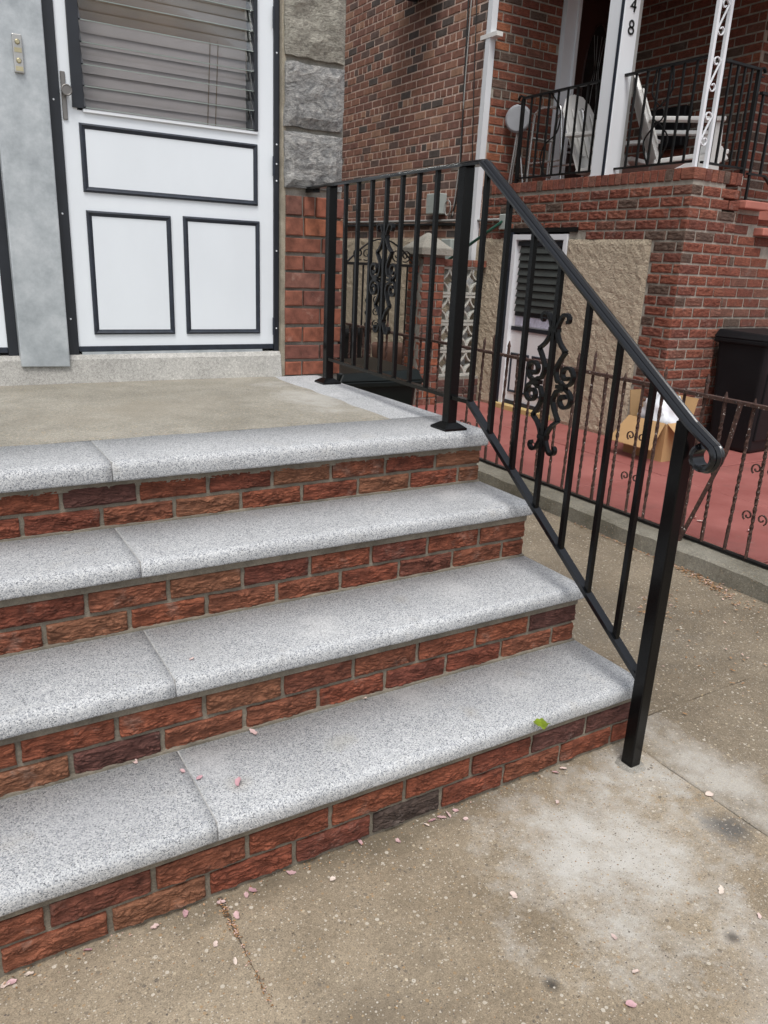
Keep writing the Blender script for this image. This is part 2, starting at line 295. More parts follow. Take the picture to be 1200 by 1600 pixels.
MT['louvre_grey'] = simple('grey glass louvre', (0.055, 0.062, 0.06), 0.25)
MT['planter'] = simple('dark terracotta', (0.10, 0.05, 0.035), 0.8)
def rust():
    mt, t, b = newmat('rusty iron with flaking paint'); p = wpos(t)
    n = noi(t, p, 55, 5, 0.65); n2 = noi(t, vmap(t, p, (1, 1, 1), (5, 5, 5)), 75, 4, 0.7)
    c = ramp(t, n, [(0.3, (0.022, 0.012, 0.010)), (0.5, (0.055, 0.026, 0.019)), (0.7, (0.095, 0.048, 0.034))])
    c = mixc(t, ramp(t, n2, [(0.64, 0.0), (0.67, 1.0)]), c, (0.58, 0.54, 0.50))
    t.links.new(c, b.inputs['Base Color']); b.inputs['Roughness'].default_value = 0.8; bump(t, b, n, 0.6, 0.004); return mt
MT['rust'] = rust()
def glass():
    mt, t, b = newmat('louvre glass'); t.nodes.remove(b); out = t.nodes['Material Output']
    tr = nd(t, 'ShaderNodeBsdfTransparent', {'Color': (0.97, 0.975, 0.965, 1)}); gl = nd(t, 'ShaderNodeBsdfGlossy', {'Color': (0.9, 0.93, 0.95, 1), 'Roughness': 0.03})
    fr = nd(t, 'ShaderNodeFresnel', {'IOR': 1.5}).outputs[0]; mx = nd(t, 'ShaderNodeMixShader', {0: math_(t, 'ADD', math_(t, 'MULTIPLY', fr, 0.3), 0.0, True), 1: tr.outputs[0], 2: gl.outputs[0]})
    t.links.new(mx.outputs[0], out.inputs[0]); return mt
MT['glass'] = glass()
MT['glass_edge'] = simple('green glass edge', (0.30, 0.36, 0.33), 0.2)
def petal(name, a, b_):
    mt, t, b = newmat(name); r = nd(t, 'ShaderNodeObjectInfo').outputs['Random']
    t.links.new(ramp(t, r, [(0, a), (1, b_)]), b.inputs['Base Color']); b.inputs['Roughness'].default_value = 0.6; return mt
MT['petal'] = petal('petal', (0.46, 0.25, 0.29), (0.64, 0.55, 0.47))
MT['litter'] = brick_mat('dry leaf litter', [(0.26, 0.13, 0.05), (0.42, 0.25, 0.14), (0.55, 0.38, 0.32), (0.14, 0.08, 0.04), (0.36, 0.2, 0.09)], fine=0.1)
MT['leaf'] = simple('yellow green leaf', (0.16, 0.22, 0.012), 0.5, 0, 0.4, 60)

# ================================================================ mesh builder
class MB:
    def __init__(s): s.v = []; s.f = []; s.sm = []
    def add(s, vs, fs, smooth=False):
        n = len(s.v); s.v += [tuple(p) for p in vs]
        for f in fs: s.f.append(tuple(i + n for i in f)); s.sm.append(smooth)
        return s
    def box(s, a, b):
        x0, y0, z0 = a; x1, y1, z1 = b
        return s.add([(x0, y0, z0), (x1, y0, z0), (x1, y1, z0), (x0, y1, z0), (x0, y0, z1), (x1, y0, z1), (x1, y1, z1), (x0, y1, z1)],
                     [(3, 2, 1, 0), (4, 5, 6, 7), (0, 1, 5, 4), (1, 2, 6, 5), (2, 3, 7, 6), (3, 0, 4, 7)])
    def hexa(s, lo, hi):                       # two quads (bottom, top), each counter-clockwise from above
        return s.add(list(lo) + list(hi), [(3, 2, 1, 0), (4, 5, 6, 7), (0, 1, 5, 4), (1, 2, 6, 5), (2, 3, 7, 6), (3, 0, 4, 7)])
    def sweep(s, path, prof, up=(0, 0, 1), closed=False, smooth=True, caps=True, ref=None):
        # prof: list of (a, b): a along side vector, b along normal; ref = fixed side vector
        path = [Vector(p) for p in path]; n = len(path); rings = []
        for i, p in enumerate(path):
            a = path[max(i - 1, 0)] if not closed else path[i - 1]; c = path[min(i + 1, n - 1)] if not closed else path[(i + 1) % n]
            tdir = (c - a).normalized()
            side = Vector(ref) if ref else tdir.cross(Vector(up))
            if side.length < 1e-4: side = tdir.cross(Vector((0, 1, 0)))
            side.normalize(); nor = side.cross(tdir).normalized()
            k = 1.0
            if 0 < i < n - 1:
                d1 = (path[i] - path[i - 1]).normalized(); d2 = (path[i + 1] - path[i]).normalized()
                k = 1 / max(0.5, math.sqrt(max(0.05, (1 + d1.dot(d2)) / 2)))
            rings.append([p + side * pa + nor * pb * (k if ref else 1) for pa, pb in prof])
        m_ = len(prof); vs = [q for r in rings for q in r]; fs = []
        for i in range(n if closed else n - 1):
            j = (i + 1) % n
            for q in range(m_): fs.append((i * m_ + q, i * m_ + (q + 1) % m_, j * m_ + (q + 1) % m_, j * m_ + q))
        s.add(vs, fs, smooth)
        if caps and not closed:
            s.add(rings[0], [tuple(range(m_))[::-1]]); s.add(rings[-1], [tuple(range(m_))])
        return s
    def tube(s, path, r, n=8, **k): return s.sweep(path, [(r * math.cos(2 * math.pi * i / n), r * math.sin(2 * math.pi * i / n)) for i in range(n)], **k)
    def bar(s, path, w_, h_, ref=None, **k):
        k.setdefault('smooth', False)
        return s.sweep(path, [(-w_ / 2, -h_ / 2), (w_ / 2, -h_ / 2), (w_ / 2, h_ / 2), (-w_ / 2, h_ / 2)], ref=ref, **k)
    def lathe(s, prof, c=(0, 0, 0), n=24, smooth=True):   # prof: (r, z)
        vs = []; fs = []
        for r, z in prof:
            for i in range(n): a = 2 * math.pi * i / n; vs.append((c[0] + r * math.cos(a), c[1] + r * math.sin(a), c[2] + z))
        for j in range(len(prof) - 1):
            for i in range(n): k = (i + 1) % n; fs.append((j * n + i, j * n + k, (j + 1) * n + k, (j + 1) * n + i))
        s.add(vs, fs, smooth); s.add(vs[:n], [tuple(range(n))[::-1]]); s.add(vs[-n:], [tuple(range(n))]); return s
    def mesh(s, name, bevel=0.0, seg=2):
        me = bpy.data.meshes.new(name); me.from_pydata(s.v, [], s.f)
        me.polygons.foreach_set('use_smooth', s.sm)
        bm = bmesh.new(); bm.from_mesh(me)
        if bevel:
            es = [e for e in bm.edges if len(e.link_faces) == 2 and e.calc_face_angle(0) > 0.5]
            bmesh.ops.bevel(bm, geom=es, offset=bevel, segments=seg, affect='EDGES', profile=0.5, clamp_overlap=True)
        bmesh.ops.recalc_face_normals(bm, faces=bm.faces[:])
        bm.to_mesh(me); bm.free(); me.update(); return me

WL = {}
def empty(name, loc, label=None, cat=None, group=None, rz=0.0):
    o = bpy.data.objects.new(name, None); COL.objects.link(o); o.location = loc; o.rotation_euler = (0, 0, rz); o.empty_display_size = 0.1
    WL[o] = Vector(loc)
    if label: tag(o, label, cat, group)
    return o
def tag(o, label, cat, group=None):
    o['label'] = label; o['category'] = cat
    if group: o['group'] = group
    return o
def put(name, me, mt, parent=None, loc=(0, 0, 0), rot=(0, 0, 0), scale=(1, 1, 1), local=False):
    # loc is a world location unless local=True (used inside things that are turned)
    if isinstance(me, MB): me = me.mesh(name)
    if len(me.materials) == 0: me.materials.append(MT[mt])
    o = bpy.data.objects.new(name, me); COL.objects.link(o)
    wl = Vector(loc)
    if parent:
        o.parent = parent; o.location = wl if local else wl - WL[parent]
    else: o.location = wl
    WL[o] = wl; o.rotation_euler = rot; o.scale = scale
    return o
def struct(o): o['kind'] = 'structure'; return o
def spline(pts, n=6):
    pts = [Vector(p) for p in pts]; out = []
    for i in range(len(pts) - 1):
        p0 = pts[max(i - 1, 0)]; p1 = pts[i]; p2 = pts[i + 1]; p3 = pts[min(i + 2, len(pts) - 1)]
        for k in range(n):
            t = k / n; out.append(0.5 * ((2 * p1) + (p2 - p0) * t + (2 * p0 - 5 * p1 + 4 * p2 - p3) * t * t + (3 * p1 - p0 - 3 * p2 + p3) * t ** 3))
    out.append(pts[-1]); return out

# ---------------------------------------------------------------- bricks
BRICKS = {}
def brick_mesh(L, H, style, var, depth=0.06):
    key = (round(L, 3), round(H, 3), style, var, depth)
    if key in BRICKS: return BRICKS[key]
    g = random.Random(hash(key) & 0xffff); b = MB()
    if style == 'rock':
        fine_ = depth > 0.052
        nx, nz = max(6, int(L / (0.0042 if fine_ else 0.010))), max(5, int(H / (0.0024 if fine_ else 0.006))); vs = []; fs = []
        sx = g.uniform(0, 90); sp_ = g.uniform(0.0105, 0.0135)
        for j in range(nz + 1):
            for i in range(nx + 1):
                x = (i / nx - .5) * L; z = (j / nz - .5) * H
                wv = 0.85 * noise.noise(Vector((x * 24 + sx, z * 22, 1.3))) + 0.75 * noise.noise(Vector((x * 62 + sx, z * 60, 4.1))) + 0.35 * noise.noise(Vector((x * 160 + sx, z * 90, 8.1)))
                rid = abs(math.sin(math.pi * (z / sp_ + wv * 1.5 + sx)))
                amp = 0.15 + 0.95 * max(0.0, 0.5 + 0.9 * noise.noise(Vector((x * 38 + sx, z * 60, 6.6))))
                n2 = noise.noise(Vector((x * 18 + sx, z * 20, 9)))
                ed = min(min(i, nx - i) * L / nx, min(j, nz - j) * H / nz); ex = min(1, ed / 0.004)
                y = -(0.0078 * (rid ** 0.7) * amp + 0.0025 * n2 + 0.0015) * ex
                jz = noise.noise(Vector((x * 30 + sx, j * 3.0, 2))) * 0.0025 * (1 if j in (0, nz) else 0); jx = noise.noise(Vector((sx, z * 40, 5))) * 0.003 * (1 if i in (0, nx) else 0)
                vs.append((x + jx, y, z + jz))
        for j in range(nz):
            for i in range(nx): a = j * (nx + 1) + i; fs.append((a, a + 1, a + nx + 2, a + nx + 1))
        b.add(vs, fs, True)
        ring = [i for i in range(nx + 1)] + [j * (nx + 1) + nx for j in range(1, nz + 1)] + [nz * (nx + 1) + i for i in range(nx - 1, -1, -1)] + [j * (nx + 1) for j in range(nz - 1, 0, -1)]
        rv = [vs[i] for i in ring]; k = len(rv)
        b.add(rv + [(p[0], depth, p[2]) for p in rv], [(q, (q + 1) % k, k + (q + 1) % k, k + q) for q in range(k)])
    else:
        j = lambda a: g.uniform(-a, a); e = 0.0035; hl, hh = L / 2, H / 2
        back = [(-hl, depth, -hh), (hl, depth, -hh), (hl, depth, hh), (-hl, depth, hh)]
        mid = [(-hl + j(.002), 0.002, -hh + j(.002)), (hl + j(.002), 0.002, -hh + j(.002)), (hl + j(.002), 0.002, hh + j(.002)), (-hl + j(.002), 0.002, hh + j(.002))]
        q = -0.002 + j(.0015)
        fr = [(-hl + e + j(.001), q + j(.001), -hh + e + j(.001)), (hl - e + j(.001), q + j(.001), -hh + e + j(.001)), (hl - e + j(.001), q + j(.001), hh - e + j(.001)), (-hl + e + j(.001), q + j(.001), hh - e + j(.001))]
        b.add(back + mid + fr, [(0, 1, 5, 4), (1, 2, 6, 5), (2, 3, 7, 6), (3, 0, 4, 7), (4, 5, 9, 8), (5, 6, 10, 9), (6, 7, 11, 10), (7, 4, 8, 11), (8, 9, 10, 11)])
    me = b.mesh('brick'); BRICKS[key] = me; return me
ROT = {'-y': 0.0, '-x': -math.pi / 2, '+x': math.pi / 2, '+y': math.pi}
def lay(parent, specs, mt, style='plain', limit=300, depth=0.06, nvar=5):
    # specs: (centre of the brick's face, facing, length, height); nearest ones are objects of their own
    specs = sorted(specs, key=lambda s: (Vector(s[0]) - CP).length)
    g = random.Random(len(specs))
    rest = MB()
    for i, (c, face, L, H) in enumerate(specs):
        me = brick_mesh(L, H, style, g.randrange(nvar), depth)
        c = Vector(c) + {'-y': Vector((0, 1, 0)), '-x': Vector((1, 0, 0)), '+x': Vector((-1, 0, 0)), '+y': Vector((0, -1, 0))}[face] * g.uniform(-0.0012, 0.0018)
        if i < limit: put('brick', me, mt, parent, c, (g.uniform(-.012, .012), 0, ROT[face] + g.uniform(-.008, .008)))
        else:
            M4 = Matrix.Translation(c) @ Matrix.Rotation(ROT[face], 4, 'Z')
            rest.add([M4 @ v.co for v in me.vertices], [tuple(p.vertices) for p in me.polygons])
    if rest.v:
        o = put('brickwork', rest, mt, parent); o['kind'] = 'stuff'
def courses(face, plane, u0, u1, z0, z1, pitch=0.0755, bh=0.061, L=0.198, joint=0.011, hdr=0, phase=0.0, skip=None, minl=0.03, z_start=None, bond=0.5, jitter=0.0):
    # rows of bricks on an axis-aligned plane; u is x for faces -y/+y and y for faces -x/+x
    out = []; k = 0; z = z0 if z_start is None else z_start; g = random.Random(int(plane * 1000) + int(u0 * 100))
    while z + bh <= z1 + 1e-6:
        step = L; off = phase + (bond * L if k % 2 else 0.0)
        if hdr and k % hdr == hdr - 1: step = L * 0.5; off = phase + 0.25 * L
        u = u0 - (off % step)
        while u < u1:
            a, b_ = max(u, u0) + joint / 2 + g.uniform(-jitter, jitter), min(u + step, u1) - joint / 2
            if b_ - a > minl and z >= z0 - 1e-6:
                cu = (a + b_) / 2
                if not skip or not skip(cu, z + bh / 2, (b_ - a) / 2):
                    c = (cu, plane, z + bh / 2) if face[1] == 'y' else (plane, cu, z + bh / 2)
                    out.append((c, face, b_ - a, bh))
            u += step
        z += pitch; k += 1
    return out

# ================================================================ GROUND
ZK = 0.085                                   # kerb and patio level
g = MB().box((-400, -400, -0.30), (400, 400, -0.06)); struct(put('ground', g, 'ground'))
pv = struct(put('pavement', MB().box((-6, -6, -0.058), (1.345, 2.3, -0.016)), 'dirt'))
def slab(x0, x1, y0, y1, zt, mt, parent, name='paving_slab', zb=-0.015, n=26, wob=0.004, seed=1):
    ring = []
    for (ax, ay, bx, by) in ((x0, y0, x1, y0), (x1, y0, x1, y1), (x1, y1, x0, y1), (x0, y1, x0, y0)):
        for i in range(n):
            t = i / n; x = ax + (bx - ax) * t; y = ay + (by - ay) * t
            d = noise.noise(Vector((x * 9, y * 9, seed))) * wob
            ring.append((x + (d if ax == bx else 0), y + (d if ay == by else 0)))
    k = len(ring); cx, cy = (x0 + x1) / 2, (y0 + y1) / 2
    ins = [(x + (0.004 if x < cx else -0.004), y + (0.004 if y < cy else -0.004)) for x, y in ring]
    b = MB().add([(x, y, zb) for x, y in ring] + [(x, y, zt - 0.004) for x, y in ring] + [(x, y, zt) for x, y in ins],
                 [(q, (q + 1) % k, k + (q + 1) % k, k + q) for q in range(k)] + [(k + q, k + (q + 1) % k, 2 * k + (q + 1) % k, 2 * k + q) for q in range(k)] + [tuple(range(2 * k, 3 * k))])
    return put(name, b, mt, parent)
slab(-6, -0.002, -1.45, 0.15, 0.0, 'pavement', pv, seed=4)
jv = [(-1.2755 + 0.004 * noise.noise(Vector((i * 0.7, 1, 1))), -0.004 - i * 0.012) for i in range(23)]
jw = [max(0.0008, 0.0075 * (1 - i / 15) if i < 14 else 0.0009) * (0.7 + 0.6 * abs(noise.noise(Vector((i * 1.7, 2, 5))))) for i in range(23)]
put('joint_dirt', MB().add([(x - w_, y, 0.0012) for (x, y), w_ in zip(jv, jw)] + [(x + w_, y, 0.0012) for (x, y), w_ in zip(jv, jw)], [(i, 23 + i, 24 + i, i + 1) for i in range(22)]), 'dirt', pv)
slab(-6, -0.002, -6, -1.457, 0.0, 'pavement', pv, seed=5)
slab(0.002, 1.345, -6, 0.066, -0.001, 'pavement_side', pv, seed=6)
slab(0.002, 1.345, 0.069, 2.3, -0.001, 'pavement_side', pv, seed=7)
al = struct(put('alley', MB().box((0.0, 2.303, -0.055), (1.345, 12, -0.004)), 'pavement_side'))

# kerb under the rusty fence
def rough_bar(y0, y1, x0, x1, z0, z1, n, seed):
    vs = []; fs = []
    for i in range(n + 1):
        y = y0 + (y1 - y0) * i / n; d = lambda s: noise.noise(Vector((y * 6, s, seed))) * 0.007 + noise.noise(Vector((y * 30, s, seed))) * 0.003
        vs += [(x0 + d(1), y, z0), (x1, y, z0), (x1 + d(2), y, z1), (x0 + 0.03 + d(3), y, z1 + d(4)), (x0 + 0.008 + d(5), y, z1 - 0.012 + d(6))]
    for i in range(n):
        for q in range(5): fs.append((i * 5 + q, i * 5 + (q + 1) % 5, i * 5 + 5 + (q + 1) % 5, i * 5 + 5 + q))
    fs += [(0, 1, 2, 3, 4), tuple(n * 5 + q for q in range(5))[::-1]]
    return MB().add(vs, fs, False)
struct(put('kerb', rough_bar(-6, 4.75, 1.346, 1.56, -0.055, ZK, 260, 3.0), 'kerb'))
pt = struct(put('patio', MB().box((1.561, -6, -0.055), (8.0, 9.5, ZK - 0.012)), 'dirt'))
ys = [-6, -3.2, -1.3, 0.62, 1.93, 3.02, 4.66]; xs_ = [1.563, 2.42, 3.9, 8.0]
for j in range(len(ys) - 1):
    for i in range(len(xs_) - 1):
        if i >= 1 and j == len(ys) - 2: x1 = min(xs_[i + 1], 2.99)
        slab(xs_[i] + 0.004, xs_[i + 1] - 0.004, ys[j] + 0.004, ys[j + 1] - 0.004, ZK + 0.002 * ((i + j) % 2), 'redpaint', pt, zb=ZK - 0.011, seed=i * 7 + j, wob=0.008)
slab(1.565, 3.0, 4.67, 9.4, ZK, 'pavement_side', pt, zb=ZK - 0.011, seed=77)

# ================================================================ STOOP
D = 0.2739; H1 = 0.2075; H = 0.1924; ZL = H1 + 3 * H; LX = -2.95; WY = 2.16
tops = [H1 + i * H for i in range(4)]; bases = [0.0] + tops[:3]
stoop = empty('stoop', (-1.4, 0.0, 0.0), 'four-step front stoop of grey granite treads over rock-faced red brick risers', 'stoop')
XJ = -1.279; NOSES = (0.022, 0.022, 0.022, 0.030); THS = (0.047, 0.045, 0.045, 0.056)
def tread(x0, x1, y0, y1, zt, round_right, TH):
    b = MB().box((x0, y0, zt - TH), (x1, y1, zt)); me = b.mesh('tread')
    bm = bmesh.new(); bm.from_mesh(me)
    def sel(fn): return [e for e in bm.edges if fn(*[v.co for v in e.verts])]
    eq = lambda a, b: abs(a - b) < 1e-5
    if round_right:
        bmesh.ops.bevel(bm, geom=sel(lambda a, b: eq(a.x, x1) and eq(b.x, x1) and eq(a.y, y0) and eq(b.y, y0)), offset=0.018, segments=4, affect='EDGES', profile=0.5)
    top = [e for e in bm.edges if all(eq(v.co.z, zt) for v in e.verts) and (max(v.co.y for v in e.verts) < y0 + 0.019 or (round_right and min(v.co.x for v in e.verts) > x1 - 0.019))]
    bmesh.ops.bevel(bm, geom=top, offset=0.022, segments=5, affect='EDGES', profile=0.5)
    bot = [e for e in bm.edges if all(eq(v.co.z, zt - TH) for v in e.verts) and (max(v.co.y for v in e.verts) < y0 + 0.019 or (round_right and min(v.co.x for v in e.verts) > x1 - 0.019))]
    bmesh.ops.bevel(bm, geom=bot, offset=0.007, segments=2, affect='EDGES', profile=0.5)
    # cut along x so that the nosing can be uneven
    n = max(4, int((x1 - x0) / 0.03))
    for i in range(1, n):
        bmesh.ops.bisect_plane(bm, geom=bm.verts[:] + bm.edges[:] + bm.faces[:], plane_co=(x0 + (x1 - x0) * i / n, 0, 0), plane_no=(1, 0, 0))
    for v in bm.verts:
        if v.co.y < y0 + 0.03:
            v.co.y += noise.noise(Vector((v.co.x * 14, v.co.z * 20, zt * 9))) * 0.0022; v.co.z += noise.noise(Vector((v.co.x * 11, 3.3, zt * 7))) * 0.0012
    for f in bm.faces: f.smooth = True
    bmesh.ops.recalc_face_normals(bm, faces=bm.faces[:]); bm.to_mesh(me); bm.free()
    return me
for k in range(4):
    NOSE, TH = NOSES[k], THS[k]; yr = k * D; yb = yr + D + 0.012 if k < 3 else 1.078
    for x0, x1, rr in ((LX - 0.02, XJ - 0.0013, False), (XJ + 0.0013, 0.021, True)):
        put('granite_tread', tread(x0, x1, yr - NOSE, yb, tops[k], rr, TH), 'granite', stoop)
    # bed of mortar: fills the joint between the two pieces and the line under the slab
    zb, zt = bases[k], tops[k] - TH
    y_end = WY + 0.2
    core = MB().box((LX, yr + 0.005, zb - (0.03 if k == 0 else 0.001)), (-0.005, y_end, zt - 0.0225))
    core.box((LX - 0.004, yr - 0.003, zt - 0.023), (0.003, y_end, zt + 0.0005))
    put('joint_filler', MB().box((XJ - 0.0014, yr - NOSE + 0.008, zt + 0.0007), (XJ + 0.0014, yb - 0.02, tops[k] - 0.0007)), 'mortar_light', stoop)
    if k: core.box((LX, yr - 0.011, zb - 0.0005), (0.002, yr + 0.006, zb + 0.006))
    riser = put('riser', core.mesh('riser'), 'mortar_riser', stoop)
    sp = []; lo = zb + (0.012 if k == 0 else 0.002); bh = 0.0545
    for c in (0, 1):
        ph = (0.090, 0.191)[c] + (-0.012 if k == 0 and c == 0 else 0)
        z = lo + c * 0.0658; joints = [0.0] + [-ph - 0.2032 * i for i in range(20)]
        for a, b_ in zip(joints[1:], joints[:-1]):
            if a < LX: break
            sp.append((((a + b_) / 2 + (0.003 if b_ == 0.0 else 0), yr, z + bh / 2), '-y', b_ - a - (0.012 if b_ < 0 else 0.006), bh))
        # returns along the side of the stoop
        y = yr + 0.062; y2 = WY
        while y < y2 - 0.04:
            e = min(y + (0.2032 if not (c and y < yr + 0.07) else 0.10), y2)
            sp.append(((0.0, (y + e) / 2, z + bh / 2), '+x', e - y - 0.012, bh)); y = e
    near = [s for s in sp if s[1] == '-y']; far = [s for s in sp if s[1] == '+x']
    lay(riser, near, 'brick_riser', 'rock', depth=0.055, nvar=7)
    lay(riser, far, 'brick_riser', 'plain', depth=0.055)
for px_, py_, mt in ((637, 1272, 'dark'), (185, 1178, 'maroon'), (880, 1150, 'maroon'), (865, 965, 'maroon'), (945, 1128, 'maroon'), (850, 1150, 'maroon'), (250, 1408, 'tan'), (55, 1215, 'tan'), (135, 978, 'tan'), (710, 717, 'tan'), (728, 738, 'tan'), (597, 756, 'tan'), (380, 1090, 'tan'), (320, 912, 'tan'), (470, 742, 'tan'), (312, 788, 'tan'), (180, 775, 'maroon')):
    best = min((o for o in bpy.data.objects if o.name.startswith('brick') and o.parent and o.parent.name.startswith('riser')), key=lambda o: (WL[o] - CP).cross((pix(px_, py_, 1, WL[o].y) - CP).normalized()).length + (1 if abs(o.rotation_euler.z) > 0.5 else 0))
    best.material_slots[0].link = 'OBJECT'; best.material_slots[0].material = MT['brick_riser_' + mt]
# granite border on the right of the landing, concrete field, cement skim at the wall
b = MB().box((-0.235, 1.082, ZL - TH), (0.021, WY, ZL)); me = b.mesh('granite_border')
bm = bmesh.new(); bm.from_mesh(me)
es = [e for e in bm.edges if all(abs(v.co.x - 0.021) < 1e-5 and abs(v.co.z - ZL) < 1e-5 for v in e.verts)]
bmesh.ops.bevel(bm, geom=es, offset=0.02, segments=5, affect='EDGES', profile=0.5); bm.to_mesh(me); bm.free()
put('granite_border', me, 'granite', stoop)
vs = []; fs = []; nx, ny = 60, 26
for j in range(ny + 1):
    for i in range(nx + 1):
        x = LX + (-0.232 - LX) * i / nx; y = 1.072 + (WY - 1.072) * j / ny
        if i == nx: x += noise.noise(Vector((y * 7, 1, 1))) * 0.02 + 0.01
        if j == 0: y += noise.noise(Vector((x * 6, 4, 1))) * 0.004
        vs.append((x, y, ZL + 0.0035 + 0.002 * noise.noise(Vector((x * 3, y * 3, 7))) - (0.0032 if i == nx or j == 0 else 0)))
for j in range(ny):
    for i in range(nx): a = j * (nx + 1) + i; fs.append((a, a + 1, a + nx + 2, a + nx + 1))
put('landing_field', MB().add(vs, fs, True), 'landing', stoop)
put('landing_bed', MB().box((LX, 1.085, ZL - TH - 0.0005), (-0.24, WY + 0.1, ZL + 0.0005)), 'mortar', stoop)

# ================================================================ OUR HOUSE
house = empty('row_house', (-1.5, 2.3, 0.0), 'row house with white louvred storm door, stone and brick corner pier behind the stoop', 'house')
HX = 0.135
core = MB().box((-7.0, 2.60, -0.05), (HX - 0.012, 4.6, 3.4)); core.box((-7.0, 4.6, -0.05), (HX - 0.012, 12.0, 6.5)); core.box((-0.165, 2.175, -0.05), (HX - 0.012, 2.60, 3.4)); core.box((-7.0, 2.175, 3.07), (-0.165, 2.60, 3.4)); core.box((-7.0, 2.175, -0.05), (-2.4, 2.6, 3.05))
wall = put('wall', core, 'mortar', house)
rows = [(0.788, 0.853), (0.866, 0.933), (0.947, 1.017), (1.031, 1.106), (1.117, 1.187), (1.198, 1.268), (1.278, 1.344), (1.358, 1.423), (1.433, 1.511)]
sp = []
for i, (z0, z1) in enumerate(rows):
    js = [-0.172, -0.075, HX] if i % 2 == 0 else [-0.172, 0.018, HX]
    for a, b_ in zip(js[:-1], js[1:]): sp.append((((a + b_) / 2, WY, (z0 + z1) / 2), '-y', b_ - a - 0.011, z1 - z0 - 0.002))
    yy = [2.225, 2.42, 2.62, 2.82, 3.02] if i % 2 else [2.225, 2.325, 2.52, 2.72, 2.92]
    for a, b_ in zip(yy[:-1], yy[1:]): sp.append(((HX, (a + b_) / 2, (z0 + z1) / 2), '+x', b_ - a - 0.011, z1 - z0 - 0.002))
for a, b_ in ((-0.172, -0.082), (-0.082, -0.018), (-0.018, 0.062), (0.062, HX)): sp.append((((a + b_) / 2, WY - 0.004, 1.562), '-y', b_ - a - 0.012, 0.083))
for a in (2.225, 2.30, 2.375, 2.45): sp.append(((HX, a + 0.037, 1.562), '+x', 0.064, 0.083))
lay(wall, sp, 'brick_pier', 'plain', depth=0.06, nvar=8)
def rubble(x0, x1, z0, z1, y, depth, seed, amp=0.014):
    nx, nz = 22, 20; vs = []; fs = []
    for j in range(nz + 1):
        for i in range(nx + 1):
            x = x0 + (x1 - x0) * i / nx; z = z0 + (z1 - z0) * j / nz; e = min(i, nx - i, j, nz - j)
            d = noise.fractal(Vector((x * 9 + seed, z * 9, seed)), 1.0, 2.0, 5); r = noise.noise(Vector((x * 40, z * 40, seed)))
            k = min(1, e / 3)
            xx = x + (noise.noise(Vector((seed, z * 22, 1))) * 0.006 if i in (0, nx) else 0); zz = z + (noise.noise(Vector((x * 22, seed, 2))) * 0.006 if j in (0, nz) else 0)
            vs.append((xx, y - (0.008 + amp * d + 0.003 * r + 0.006) * k, zz))
    for j in range(nz):
        for i in range(nx): a = j * (nx + 1) + i; fs.append((a, a + 1, a + nx + 2, a + nx + 1))
    b = MB().add(vs, fs, False)
    ring = [i for i in range(nx + 1)] + [j * (nx + 1) + nx for j in range(1, nz + 1)] + [nz * (nx + 1) + i for i in range(nx - 1, -1, -1)] + [j * (nx + 1) for j in range(nz - 1, 0, -1)]
    rv = [vs[i] for i in ring]; k = len(rv)
    b.add(rv + [(p[0], y + depth, p[2]) for p in rv], [(q, (q + 1) % k, k + (q + 1) % k, k + q) for q in range(k)]); return b
for z0, z1, mt, sd_ in ((1.637, 1.868, 'stone_grey', 2.2), (1.888, 2.143, 'stone_grey', 5.4), (2.166, 2.56, 'stone_tan', 8.1), (2.585, 2.9, 'stone_grey', 11.7)):
    put('stone_block', rubble(-0.176, 0.112, z0, z1, WY - 0.004, 0.3, sd_), mt, wall)
put('jamb', MB().box((-0.186, 2.168, ZL), (-0.166, 2.40, 3.05)), 'jamb', house)
# cement sill under both doors
vs = [(-3.0, 2.152, ZL - 0.01), (-0.188, 2.152, ZL - 0.01), (-0.188, 2.165, 0.885), (-3.0, 2.165, 0.885), (-0.188, 2.18, 0.903), (-3.0, 2.18, 0.903), (-3.0, 2.45, 0.905), (-0.188, 2.45, 0.905), (-0.188, 2.45, ZL - 0.01), (-3.0, 2.45, ZL - 0.01)]
put('door_sill', MB().add(vs, [(0, 1, 2, 3), (3, 2, 4, 5), (5, 4, 7, 6), (1, 8, 7, 4, 2), (0, 3, 5, 6, 9), (9, 6, 7, 8)]), 'sill', house)
# aluminium clad post between the doors
vs_lo = [(-1.332, 2.148, 0.862), (-1.146, 2.148, 0.858), (-1.142, 2.30, 0.862), (-1.336, 2.30, 0.866)]
b = MB().hexa(vs_lo, [(x, y, 3.2) for x, y, z in vs_lo]); cl = put('clad_post', b.mesh('clad_post', 0.004, 2), 'alu', house)
bell = put('doorbell', MB().box((-1.258, 2.136, 1.935), (-1.225, 2.149, 2.062)).mesh('doorbell', 0.003, 2), 'nickel', house)
for z in (2.036, 1.975):
    put('bell_button', MB().lathe([(0.009, 0.0), (0.009, 0.004), (0.006, 0.006)], n=14), 'brass', bell, (-1.2415, 2.137, z), (math.pi / 2, 0, 0))
    put('name_plate', MB().box((-1.254, 2.1345, z - 0.034), (-1.229, 2.1365, z - 0.019)), 'brass', bell)
def moulding(x0, x1, z0, z1, y):
    b = MB()
    w_ = 0.021
    prof = [(0, 0.0), (0.002, -0.008), (0.008, -0.011), (0.013, -0.007), (w_, -0.004), (w_, 0.0)]
    rects = [[(x0 + p, y + q, z0 + p), (x1 - p, y + q, z0 + p), (x1 - p, y + q, z1 - p), (x0 + p, y + q, z1 - p)] for p, q in prof]
    vs = [v for r in rects for v in r]; fs = []
    for i in range(len(prof) - 1):
        for k in range(4): fs.append((i * 4 + k, i * 4 + (k + 1) % 4, i * 4 + 4 + (k + 1) % 4, i * 4 + 4 + k))
    return b.add(vs, fs)
DY = 2.198
